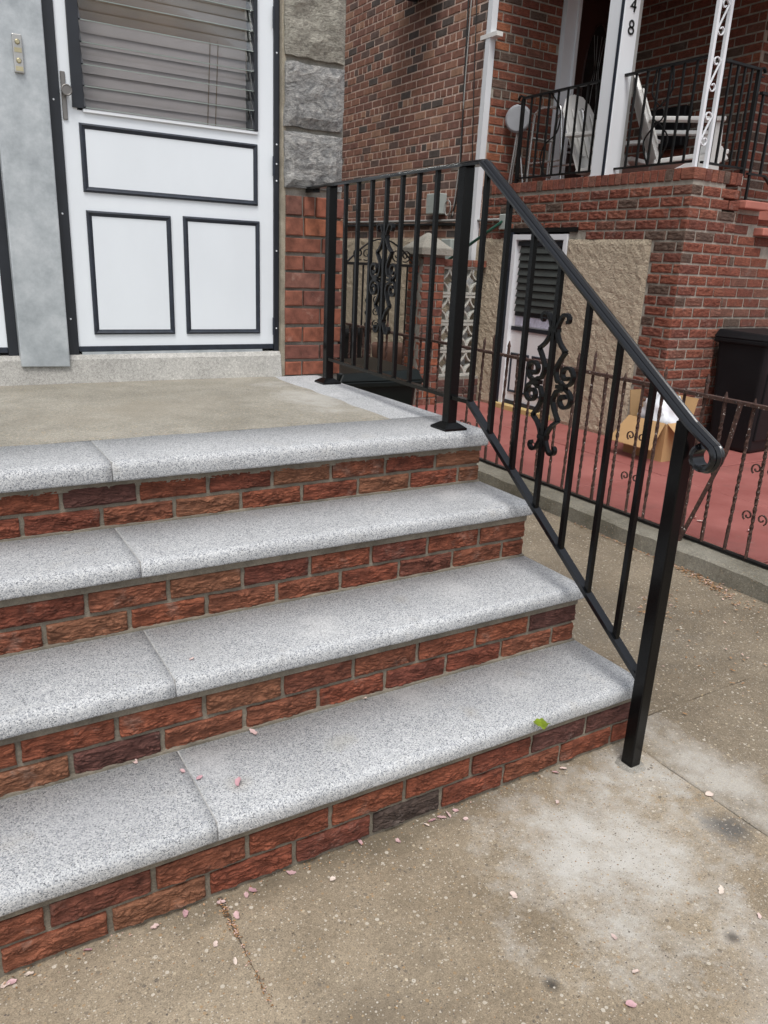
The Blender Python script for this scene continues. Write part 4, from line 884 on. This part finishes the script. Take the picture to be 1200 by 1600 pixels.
e = empty('step_railing', (3.7, CY + 0.02, 1.872), 'black iron railing standing on the pink painted entry step', 'railing')
rz_ = lambda x: 2.575 if x < 3.80 else 2.575 - (x - 3.80) * 0.60
put('top_rail', MB().bar([(x, CY + 0.03, rz_(x)) for x in (3.60, 3.80, 5.9)], 0.030, 0.018), 'iron_old', e); put('bottom_rail', MB().bar([(x, CY + 0.03, rz_(x) - 0.52) for x in (3.60, 3.80, 5.9)], 0.022, 0.014), 'iron_old', e)
for k in range(19): xx = 3.63 + k * 0.12; put('baluster', MB().box((xx - 0.008, CY + 0.022, etop(xx) - 0.003 if k % 6 == 0 else rz_(xx) - 0.52), (xx + 0.008, CY + 0.038, rz_(xx))), 'iron_old', e)

# ---------------------------------------------------------------- things on the porch
PF = 1.86
def porch_chair(loc, rz, label):
    e = empty('plastic_chair', loc, label, 'chair', None, rz)
    n = 8; vs = []; 
    prof = [(-0.25, 0.30), (-0.26, 0.55), (-0.245, 0.78), (-0.17, 0.88), (-0.07, 0.93), (0.07, 0.93), (0.17, 0.88), (0.245, 0.78), (0.26, 0.55), (0.25, 0.30)]
    yb = lambda z: 0.12 + (z - 0.30) * 0.42
    k = len(prof); q = lambda off: [(x, yb(z) + off - 0.02 * math.cos(x * 5), z) for x, z in prof]
    put('backrest', MB().add(q(0) + q(0.03), [tuple(range(k)), tuple(range(2 * k - 1, k - 1, -1))] + [(i, (i + 1) % k, k + (i + 1) % k, k + i) for i in range(k)]).mesh('backrest', 0.006, 2), 'plastic', e, local=True)
    for xx in (-0.16, -0.055, 0.055, 0.16):
        put('back_rib', MB().bar([(xx, yb(0.42) - 0.026, 0.42), (xx * 0.9, yb(0.80) - 0.026, 0.80)], 0.05, 0.012, ref=(1, 0, 0)), 'plastic', e, local=True)
    put('seat', MB().hexa([(-0.25, -0.36, 0.35), (0.25, -0.36, 0.35), (0.25, 0.16, 0.27), (-0.25, 0.16, 0.27)], [(-0.25, -0.36, 0.385), (0.25, -0.36, 0.385), (0.25, 0.16, 0.305), (-0.25, 0.16, 0.305)]).mesh('seat', 0.008, 2), 'plastic', e, local=True)
    for s in (-1, 1):
        put('arm', MB().hexa([(s * 0.30 - 0.05, -0.29, 0.555), (s * 0.30 + 0.05, -0.29, 0.555), (s * 0.30 + 0.04, 0.24, 0.555), (s * 0.30 - 0.04, 0.24, 0.555)], [(s * 0.30 - 0.05, -0.29, 0.585), (s * 0.30 + 0.05, -0.29, 0.585), (s * 0.30 + 0.04, 0.24, 0.585), (s * 0.30 - 0.04, 0.24, 0.585)]).mesh('arm', 0.006, 2), 'plastic', e, local=True)
        put('front_leg', MB().hexa([(s * 0.30 - 0.025, -0.31, 0.0), (s * 0.30 + 0.025, -0.31, 0.0), (s * 0.30 + 0.025, -0.25, 0.0), (s * 0.30 - 0.025, -0.25, 0.0)], [(s * 0.30 - 0.025, -0.28, 0.556), (s * 0.30 + 0.025, -0.28, 0.556), (s * 0.30 + 0.025, -0.18, 0.556), (s * 0.30 - 0.025, -0.18, 0.556)]).mesh('front_leg', 0.006, 2), 'plastic', e, local=True)
        put('rear_leg', MB().hexa([(s * 0.272 - 0.02, 0.36, 0.0), (s * 0.272 + 0.02, 0.36, 0.0), (s * 0.272 + 0.02, 0.47, 0.0), (s * 0.272 - 0.02, 0.47, 0.0)], [(s * 0.272 - 0.02, -0.36, 0.31), (s * 0.272 + 0.02, -0.36, 0.31), (s * 0.272 + 0.02, -0.30, 0.40), (s * 0.272 - 0.02, -0.30, 0.40)]).mesh('rear_leg', 0.006, 2), 'plastic', e, local=True)
    return e
porch_chair((3.57, 3.20, PF), R(46), 'white plastic porch chair between clad column and scrolled corner post')
porch_chair((3.66, 3.98, PF), R(14), 'white plastic porch chair behind the clad column by the dark front door')
wk = empty('walking_frame', (3.42, 4.38, PF), 'chrome tube walking frame standing on the porch near the front door', 'walking frame')
for x0 in (3.29, 3.55):
    put('side_frame', MB().tube(spline([(x0, 4.60, PF), (x0, 4.57, 2.55), (x0, 4.53, 2.66), (x0, 4.45, 2.68), (x0, 4.30, 2.66), (x0, 4.22, 2.60), (x0, 4.12, PF)], 5), 0.012, 8), 'chrome', wk)
    put('cross_bar', MB().tube([(x0, 4.585, 2.24), (x0, 4.17, 2.24)], 0.009, 8), 'chrome', wk)
put('cross_bar', MB().tube([(3.29, 4.57, 2.45), (3.55, 4.57, 2.45)], 0.009, 8), 'cable_grey', wk); put('cross_bar', MB().tube([(3.29, 4.57, 2.15), (3.55, 4.57, 2.15)], 0.009, 8), 'chrome', wk)
st = empty('folding_stool', (3.22, 4.68, PF), 'folded stool with round grey seat leaning by the brick corner', 'stool')
put('seat', MB().lathe([(0.10, 0.0), (0.118, 0.008), (0.118, 0.026), (0.10, 0.034)], n=28), 'grey_seat', st, (3.235, 4.715, 2.615), (0, R(-90), R(38)))
put('leg', MB().tube([(3.25, 4.72, 2.66), (3.22, 4.79, PF)], 0.010, 8), 'chrome', st); put('leg', MB().tube([(3.26, 4.73, 2.52), (3.30, 4.60, PF)], 0.010, 8), 'chrome', st); put('leg', MB().tube([(3.25, 4.715, 2.5), (3.26, 4.805, PF)], 0.010, 8), 'chrome', st)

# ================================================================ GATE PIER, SCREEN WALL, IRON GATE behind the fence
pier = empty('gate_pier', (2.33, 4.73, ZK), 'orange brick gate pier with pyramid concrete cap beside the iron gate', 'pier')
px0, px1, py0, py1 = 2.215, 2.455, 4.60, 4.84
sh = put('shaft', MB().box((px0 + 0.006, py0 + 0.006, 0.05), (px1 - 0.006, py1 - 0.006, 1.42)), 'mortar', pier)
sp = courses('-y', py0, px0, px1, ZK, 1.41, 0.0735, 0.060, 0.16, 0.012, phase=0.0) + courses('-x', px0, py0 + 0.062, py1, ZK, 1.41, 0.0735, 0.060, 0.16, 0.012, phase=0.05) + courses('+x', px1, py0 + 0.062, py1, ZK, 1.41, 0.0735, 0.060, 0.16, 0.012, phase=0.05)
lay(sh, sp, 'brick_pier', 'plain', depth=0.055)
q = lambda h, z: [(2.335 - h, 4.72 - h, z), (2.335 + h, 4.72 - h, z), (2.335 + h, 4.72 + h, z), (2.335 - h, 4.72 + h, z)]
put('pyramid_cap', MB().hexa(q(0.165, 1.413), q(0.165, 1.472)).hexa(q(0.163, 1.4718), q(0.012, 1.60)).mesh('cap', 0.004, 1), 'cap', pier)
sw = empty('screen_wall', (2.73, 4.74, ZK), 'pierced white concrete block screen between brick pier and side wall', 'wall')
bs = MB().box((2.4555, 4.686, 0.04), (2.992, 4.79, 0.322)); bs_o = put('base_wall', bs, 'mortar', sw)
lay(bs_o, courses('-y', 4.68, 2.457, 2.990, ZK, 0.32, 0.0755, 0.063, 0.2, 0.012, phase=0.04), 'brick_dark', 'plain', depth=0.05)
tb = put('top_course', MB().box((2.4555, 4.692, 1.327), (2.985, 4.78, 1.385)), 'mortar', sw); lay(tb, courses('-y', 4.684, 2.457, 2.985, 1.329, 1.40, 0.0755, 0.058, 0.2, 0.012, phase=0.04), 'brick_pier', 'plain', depth=0.05)
S_ = 0.25; T_ = 0.06
def breeze_block():
    b = MB(); h = S_ / 2 - 0.003; fw_ = 0.022
    for (a, c) in (((-h, -h), (h, -h + fw_)), ((-h, h - fw_), (h, h)), ((-h, -h + fw_ + .0005), (-h + fw_, h - fw_ - .0005)), ((h - fw_, -h + fw_ + .0005), (h, h - fw_ - .0005))): b.box((a[0], -T_ / 2, a[1]), (c[0], T_ / 2, c[1]))
    for k in range(4):                         # quarter rings round the corners leave a four-pointed star
        ca, sa = math.cos(k * math.pi / 2), math.sin(k * math.pi / 2); pts = []
        for i in range(11):
            a = math.pi / 2 * i / 10; u = -h + 0.012 + (h - 0.016) * math.cos(a); v = -h + 0.012 + (h - 0.016) * math.sin(a)
            pts.append((u * ca - v * sa, 0, u * sa + v * ca))
        b.bar(pts, T_ * 0.94, 0.014, ref=(0, 1, 0))
    return b.mesh('breeze_block')
bbm = breeze_block()
for j in range(4):
    for i in range(2): put('breeze_block', bbm, 'breeze', sw, (2.585 + i * S_, 4.735, 0.324 + S_ / 2 + j * (S_ + 0.001)))
gt = empty('iron_gate', (1.83, 4.66, ZK), 'black wrought iron side gate with arched scrolls beside the brick pier', 'gate')
put('post', MB().box((1.46, 4.645, 0.05), (1.49, 4.675, 1.42)), 'iron_old', gt); put('post', MB().box((2.170, 4.645, 0.05), (2.196, 4.675, 1.36)), 'iron_old', gt)
put('rail', MB().bar([(1.49, 4.66, 1.315), (2.17, 4.66, 1.315)], 0.03, 0.022), 'iron_old', gt); put('rail', MB().bar([(1.49, 4.66, 0.22), (2.17, 4.66, 0.22)], 0.03, 0.022), 'iron_old', gt)
for i in range(1, 8): xx = 1.475 + i * 0.0885; put('bar', MB().box((xx - 0.006, 4.654, 0.22), (xx + 0.006, 4.666, 1.315)), 'iron_old', gt)
arch = [(1.50 + 0.66 * i / 14, 4.66, 1.33 + 0.19 * math.sin(math.pi * i / 14)) for i in range(15)]
put('arch', MB().bar(arch, 0.02, 0.010, ref=(0, 1, 0)), 'iron_old', gt)
for cx_, s in ((1.68, 1), (1.98, -1), (1.60, -1), (2.07, 1)):
    put('scroll', MB().bar([(u, 4.66, v) for u, v in spiral(cx_, 1.395, 0.012, 0.055, 0 if s > 0 else 180, (0 if s > 0 else 180) - s * 480, 20)], 0.014, 0.007, ref=(0, 1, 0)), 'iron_old', gt)
for zc in (0.92, 1.02, 0.82):
    for s in (1, -1): put('scroll', MB().bar([(u, 4.645, v) for u, v in spiral(1.74 + s * 0.045, zc, 0.006, 0.036, 90 + s * 90, 90 + s * 90 - s * 430, 16)], 0.012, 0.006, ref=(0, 1, 0)), 'iron_old', gt)

# ================================================================ RUSTY FENCE on the kerb
fx = 1.50
fence = empty('iron_fence', (fx, 2.4, ZK), 'rusty low iron picket fence with flaking white paint on the concrete kerb', 'fence')
put('rail', MB().bar([(fx, 4.645, 0.822), (fx, 3.0, 0.812), (fx, 1.5, 0.802), (fx, 0.3, 0.792), (fx, -1.5, 0.785)], 0.034, 0.016, ref=(1, 0, 0)), 'rust', fence)
put('rail', MB().bar([(fx, 4.645, ZK + 0.012), (fx, -1.5, ZK + 0.012)], 0.026, 0.010, ref=(1, 0, 0)), 'iron_old', fence)
def picket(h, tw):
    n = 26; vs = []; fs = []; r_ = 0.0095
    for i in range(n + 1):
        z = h * i / n; a = tw * 2 * math.pi * max(0, min(1, (z - 0.1) / (h - 0.2)))
        for k in range(4): vs.append((r_ * math.cos(a + k * math.pi / 2 + math.pi / 4), r_ * math.sin(a + k * math.pi / 2 + math.pi / 4), z))
    for i in range(n):
        for k in range(4): fs.append((i * 4 + k, i * 4 + (k + 1) % 4, i * 4 + 4 + (k + 1) % 4, i * 4 + 4 + k))
    b = MB().add(vs, fs); zt = h
    b.hexa([(-.009, -.009, zt - .0005), (.009, -.009, zt - .0005), (.009, .009, zt - .0005), (-.009, .009, zt - .0005)], [(-.002, -.002, zt + .035), (.002, -.002, zt + .035), (.002, .002, zt + .035), (-.002, .002, zt + .035)])
    return b.mesh('picket')
PK = [picket(0.70, 2.5), picket(0.80, 3.0), picket(0.71, 3.0), picket(0.775, 2.0)]
y = 4.60; i = 0; gf = random.Random(5)
while y > -1.4:
    skip_ = abs(y - 1.398) < 0.05 or abs(y - 1.152) < 0.05
    put('picket', PK[(i * 2 + (i // 3)) % 4 if not skip_ else 0], 'rust', fence, (fx + gf.uniform(-.004, .004), y + gf.uniform(-.006, .006), ZK + 0.005), (gf.uniform(-.02, .02), gf.uniform(-.012, .012), gf.uniform(0, 1.5)))
    if i % 6 == 2:
        for zc, s in ((0.30, 1), (0.30, -1), (0.52, 1), (0.52, -1)):
            put('scroll', MB().bar([(fx, u, v) for u, v in spiral(y + s * 0.036, zc, 0.007, 0.027, 90 - s * 90, 90 - s * 90 - s * 420, 16)], 0.008, 0.005, ref=(1, 0, 0)), 'rust', fence)
    y -= 0.1228; i += 1
put('leaning_picket', MB().bar([(fx - 0.06, 1.02, 0.03), (fx - 0.022, 0.86, 0.56), (fx - 0.02, 0.83, 0.80)], 0.016, 0.016), 'rust', fence)

# ================================================================ bins, box, planter
def bin_body(w0, w1, d0, d1, h):
    b = MB(); q = lambda w_, d_, z: [(-w_ / 2, -d_ / 2, z), (w_ / 2, -d_ / 2, z), (w_ / 2, d_ / 2, z), (-w_ / 2, d_ / 2, z)]
    b.hexa(q(w0, d0, 0), q(w1, d1, h)); return b.mesh('bin_body', 0.035, 4)
def wheelie(loc, rz, label, mt, h=0.83, w_=0.54, d_=0.46):
    e = empty('wheelie_bin', loc, label, 'bin', None, rz)
    put('body', bin_body(w_ * 0.84, w_, d_ * 0.82, d_, h), mt, e, local=True)
    put('rim', MB().box((-w_ / 2 - 0.015, -d_ / 2 - 0.015, h - 0.045), (w_ / 2 + 0.015, d_ / 2 + 0.015, h - 0.01)).mesh('rim', 0.008, 2), mt, e, local=True)
    put('lid', MB().hexa([(-w_ / 2 - 0.02, -d_ / 2 - 0.025, h - 0.0095), (w_ / 2 + 0.02, -d_ / 2 - 0.025, h - 0.0095), (w_ / 2 + 0.02, d_ / 2 + 0.02, h - 0.0095), (-w_ / 2 - 0.02, d_ / 2 + 0.02, h - 0.0095)], [(-w_ / 2 + 0.01, -d_ / 2 + 0.01, h + 0.035), (w_ / 2 - 0.01, -d_ / 2 + 0.01, h + 0.035), (w_ / 2 - 0.01, d_ / 2, h + 0.05), (-w_ / 2 + 0.01, d_ / 2, h + 0.05)]).mesh('lid', 0.01, 3), mt, e, local=True)
    for s in (-1, 1):
        put('front_panel', MB().hexa([(s * 0.125 - 0.095, -d_ * 0.425 - 0.012, 0.10), (s * 0.125 + 0.095, -d_ * 0.425 - 0.012, 0.10), (s * 0.125 + 0.095, -d_ * 0.40, 0.10), (s * 0.125 - 0.095, -d_ * 0.40, 0.10)], [(s * 0.125 - 0.10, -d_ * 0.475 - 0.010, h * 0.72), (s * 0.125 + 0.10, -d_ * 0.475 - 0.010, h * 0.72), (s * 0.125 + 0.10, -d_ * 0.45, h * 0.72), (s * 0.125 - 0.10, -d_ * 0.45, h * 0.72)]).mesh('front_panel', 0.008, 2), mt, e, local=True)
    put('handle', MB().tube([(-w_ * 0.36, d_ / 2 + 0.02, h - 0.05), (-w_ * 0.36, d_ / 2 + 0.07, h - 0.03), (w_ * 0.36, d_ / 2 + 0.07, h - 0.03), (w_ * 0.36, d_ / 2 + 0.02, h - 0.05)], 0.014, 8), mt, e, local=True)
    for s in (-1, 1): put('wheel', MB().lathe([(0.09, -0.02), (0.095, -0.012), (0.095, 0.012), (0.09, 0.02)], n=20), mt, e, (s * (w_ * 0.42 - 0.055), d_ * 0.36, 0.09), (0, R(90), 0), local=True)
    return e
wheelie((3.80, 2.28, ZK), R(2), 'tall black wheelie bin on the red patio against the porch brickwork', 'bin_black', 0.84, 0.60, 0.42)
wheelie((0.585, 2.78, -0.002), R(-93), 'dark green bin in the alley just beyond the landing', 'bin_green', 0.70, 0.60, 0.50)
wheelie((2.70, 6.95, ZK), R(-92), 'small black bin by the far end of the stucco wall', 'bin_black', 0.46, 0.40, 0.36)
put_pl = put('planter', MB().lathe([(0.10, 0.0), (0.15, 0.12), (0.19, 0.32), (0.20, 0.42), (0.185, 0.44), (0.17, 0.40)], (2.62, 5.75, ZK), 24), 'planter'); tag(put_pl, 'round dark planter pot standing behind the brick gate pier', 'planter')

bx = empty('cardboard_box', (2.84, 2.35, ZK), 'open cardboard box lying on the red patio beside the brick porch corner', 'box')
x0, x1, y0, y1, h = 2.70, 2.985, 2.18, 2.53, 0.27; t_ = 0.005
for a, c in (((x0, y0, ZK), (x1, y1, ZK + t_)), ((x0, y0, ZK + t_), (x0 + t_, y1, ZK + h)), ((x1 - t_, y0, ZK + t_), (x1, y1, ZK + h)), ((x0 + t_, y0, ZK + t_), (x1 - t_, y0 + t_, ZK + h)), ((x0 + t_, y1 - t_, ZK + t_), (x1 - t_, y1, ZK + h))): put('side', MB().box(a, c), 'cardboard', bx)
fl = lambda pts, d: MB().hexa(pts, [(p[0] + d[0], p[1] + d[1], p[2] + d[2]) for p in pts])
zt = ZK + h
put('flap', fl([(x0, y0 + 0.01, zt), (x0, y1 - 0.01, zt), (x0 - 0.15, y1 + 0.02, zt - 0.17), (x0 - 0.15, y0 - 0.02, zt - 0.17)], (0.0, 0, 0.005)), 'cardboard', bx)
put('flap', fl([(x0 + 0.01, y0, zt), (x1 - 0.01, y0, zt), (x1 - 0.01, y0 - 0.13, zt - 0.09), (x0 + 0.01, y0 - 0.13, zt - 0.09)], (0, 0, 0.005)), 'cardboard', bx)
put('flap', fl([(x0 + 0.02, y1, zt), (x1 - 0.13, y1, zt), (x1 - 0.13, y1 + 0.03, zt + 0.18), (x0 + 0.02, y1 + 0.03, zt + 0.18)], (0, -0.005, 0)), 'cardboard_in', bx)
put('flap', fl([(x1, y0 + 0.02, zt), (x1, y1 - 0.02, zt), (x1 + 0.04, y1 - 0.02, zt + 0.16), (x1 + 0.04, y0 + 0.02, zt + 0.16)], (-0.005, 0, 0)), 'cardboard', bx)
vs = []; fs = []; n, m_ = 26, 14
for j in range(m_ + 1):
    th = math.pi * j / m_
    for i in range(n):
        ph = 2 * math.pi * i / n; d = Vector((math.sin(th) * math.cos(ph), math.sin(th) * math.sin(ph), math.cos(th)))
        r_ = 1 + 0.35 * noise.fractal(d * 2.2 + Vector((4, 1, 7)), 1.0, 2.0, 4); vs.append((2.842 + d.x * 0.122 * r_, 2.355 + d.y * 0.155 * r_, ZK + h + 0.01 + d.z * 0.175 * r_))
for j in range(m_):
    for i in range(n): fs.append((j * n + i, j * n + (i + 1) % n, (j + 1) * n + (i + 1) % n, (j + 1) * n + i))
tag(put('plastic_bag', MB().add(vs, fs, True), 'bag'), 'crumpled white plastic bag stuffed in the cardboard box', 'bag')

# ================================================================ petals, leaf, litter, pebbles
def petal_mesh(seed, L=0.017, W=0.010):
    g_ = random.Random(seed); vs = []; fs = []; n = 6
    cz_ = g_.uniform(0.15, 0.5)
    for i in range(n + 1):
        t = i / n; w_ = W * math.sin(math.pi * min(0.97, 0.06 + t * 0.86)) ** 0.7
        for s in (-1, 0, 1): vs.append(((t - 0.5) * L + g_.uniform(-.0012, .0012), s * w_ * 0.5 + g_.uniform(-.0016, .0016), 0.0012 + (abs(s) * cz_ * w_ * (2.2 if s > 0 else 0.7)) + g_.uniform(0, 0.0018) + 0.004 * (t - 0.5) ** 2 * 4 * g_.uniform(0.3, 1)))
    for i in range(n):
        for k in range(2): a = i * 3 + k; fs.append((a, a + 1, a + 4, a + 3))
    return MB().add(vs, fs, True).mesh('petal')
PM = [petal_mesh(i, random.uniform(0.014, 0.021), random.uniform(0.008, 0.012)) for i in range(7)]
gp = random.Random(21)
def put_petal(px, py, z, where, grp, s=1.0):
    p = pix(px, py, 2, z); o = put('petal', PM[gp.randrange(7)], 'petal', None, p, (gp.uniform(-.25, .25), gp.uniform(-.25, .25), gp.uniform(0, 6.28)), (s, s, s * 0.6)); tag(o, where, 'petal', grp)
for px_, py_ in ((396, 1145), (210, 1192), (285, 1206), (312, 1217), (372, 1224)): put_petal(px_, py_, tops[0] + 0.001, 'small pink blossom petal lying on the bottom granite tread', 'petals on the bottom tread', 1.0 if px_ < 370 else 1.5)
for px_, py_ in ((258, 976), (570, 1092) if False else (300, 1030),): put_petal(px_, py_, tops[1] + 0.001, 'tiny pink petal lying on the second granite tread', 'petals on the second tread', 0.8)
put_petal(570, 1092, tops[0] + 0.001, 'small pink blossom petal lying on the bottom granite tread', 'petals on the bottom tread', 1.0)
for px_, py_ in ((520, 1376), (337, 1477), (367, 1503), (370, 1432), (242, 1449), (137, 1487), (45, 1523), (18, 1538), (8, 1540), (290, 1430), (385, 1400), (395, 1393), (345, 1412), (455, 1365), (563, 1318), (690, 1278), (700, 1274), (712, 1268), (675, 1283), (727, 1281), (666, 1290), (868, 1208), (880, 1202), (870, 1254), (802, 1400), (1127, 1392), (1186, 1432), (993, 1520), (960, 1465), (985, 1573), (1108, 1243), (622, 1315)):
    put_petal(px_, py_, 0.001, 'fallen pink blossom petal on the pebbled pavement before the stoop', 'petals on the pavement', gp.uniform(0.9, 1.35))
for px_, py_ in ((1084, 809), (1096, 815), (1172, 830), (1060, 760)): put_petal(px_, py_, ZK + 0.006, 'dry pale leaf on the red patio behind the fence', 'leaves on the patio', 2.4)
# maple leaf on the bottom tread
lf = []; 
for i in range(40):
    a = 2 * math.pi * i / 40; r_ = 0.022 * (0.72 + 0.28 * abs(math.cos(2.5 * a)) + 0.10 * math.sin(9 * a)); lf.append((r_ * math.cos(a), r_ * math.sin(a), 0.002 + 0.003 * math.sin(3 * a)))
p = pix(846, 1131, 2, tops[0]); mb = MB().add(lf + [(0, 0, 0.001)], [(i, (i + 1) % 40, 40) for i in range(40)], True)
tag(put('maple_leaf', mb, 'leaf', None, p, (0, 0, 0.6)), 'small yellow-green maple leaf on the bottom granite tread edge', 'leaf')
# leaf litter along the kerb and at the foot of the riser
def litter(name, spots, n, label, smin, smax, mt='litter', zb=0.0):
    b = MB(); g_ = random.Random(n)
    for _ in range(n):
        (xa, ya, xb, yb_, wd) = spots[g_.randrange(len(spots))]; t = g_.random(); x = xa + (xb - xa) * t + g_.gauss(0, wd); y = ya + (yb_ - ya) * t + g_.gauss(0, wd)
        s = g_.uniform(smin, smax); a = g_.uniform(0, 6.28); z = zb + g_.uniform(0.001, 0.006); tl = g_.uniform(-.5, .5)
        c, s_ = math.cos(a), math.sin(a); pts = [(-1, 0), (-.2, -.5), (1, -.1), (.3, .5)]
        b.add([(x + s * (u * c - v * s_), y + s * (u * s_ + v * c), z + s * 0.4 * (1 + u * tl)) for u, v in pts], [(0, 1, 2, 3)])
    o = put(name, b, mt); o['kind'] = 'stuff'; tag(o, label, 'leaf litter'); return o
litter('leaf_litter', [(1.29, 0.62, 1.33, 0.98, 0.018), (1.22, 0.45, 1.33, 0.85, 0.03), (0.75, 0.55, 1.0, 0.72, 0.04), (1.315, 1.0, 1.325, 1.6, 0.006), (0.5, 0.1, 1.2, 0.5, 0.18), (1.26, 0.55, 1.33, 0.9, 0.02)], 760, 'dry brown leaf litter gathered along the concrete kerb', 0.003, 0.009)
litter('crumbs', [(-1.7, -0.012, -0.25, -0.012, 0.012), (-1.276, -0.02, -1.276, -0.30, 0.004), (-1.276, -0.02, -1.276, -0.12, 0.006)], 260, 'crumbled dirt and dry bits along the foot of the bottom riser', 0.0015, 0.004)
litter('specks', [(-1.6, -0.3, -0.1, -0.3, 0.22), (-1.3, -0.6, 0.2, -0.6, 0.2)], 110, 'scattered dark seed specks over the pavement', 0.0015, 0.0035, 'dirt')
def pebbles(n, rng, xr, yr, zt):
    b = MB(); g_ = random.Random(rng)
    for _ in range(n):
        x, y = g_.uniform(*xr), g_.uniform(*yr); s = 0.0010 + 0.0026 * g_.random() ** 2.6; a = g_.uniform(0, 6.28); e = g_.uniform(0.6, 1.0); vs = [(x, y, zt + s * 0.32)]
        for i in range(6): t = a + i * math.pi / 3; vs.append((x + s * math.cos(t), y + s * e * math.sin(t), zt - 0.0004))
        b.add(vs, [(0, 1 + i, 1 + (i + 1) % 6) for i in range(6)], True)
    return b
MT['pebble'] = brick_mat('exposed pebbles', [(0.38, 0.29, 0.18), (0.45, 0.39, 0.30), (0.28, 0.18, 0.10), (0.41, 0.34, 0.24), (0.12, 0.10, 0.085), (0.50, 0.46, 0.39), (0.22, 0.16, 0.11)], fine=0.1, smear_amt=0.0, blot=0.2)
o = put('exposed_pebbles', pebbles(12000, 4, (-1.75, 0.0), (-0.95, -0.01), 0.0), 'pebble', pv); o['kind'] = 'stuff'
o = put('exposed_pebbles', pebbles(4200, 5, (0.01, 1.33), (-0.6, 1.6), -0.001), 'pebble', pv); o['kind'] = 'stuff'
# cement collar round the foot of the railing post
vs = []; n = 28
for i in range(n): a = 2 * math.pi * i / n; r_ = 0.040 + 0.010 * noise.noise(Vector((math.cos(a) * 2, math.sin(a) * 2, 3))); vs.append((XB + r_ * math.cos(a), YB + r_ * math.sin(a), 0.0006))
for i in range(n): a = 2 * math.pi * i / n; vs.append((XB + 0.026 * math.cos(a), YB + 0.026 * math.sin(a), 0.006))
put('cement_collar', MB().add(vs, [(i, (i + 1) % n, n + (i + 1) % n, n + i) for i in range(n)] + [tuple(range(n, 2 * n))], True), 'cap', rail)
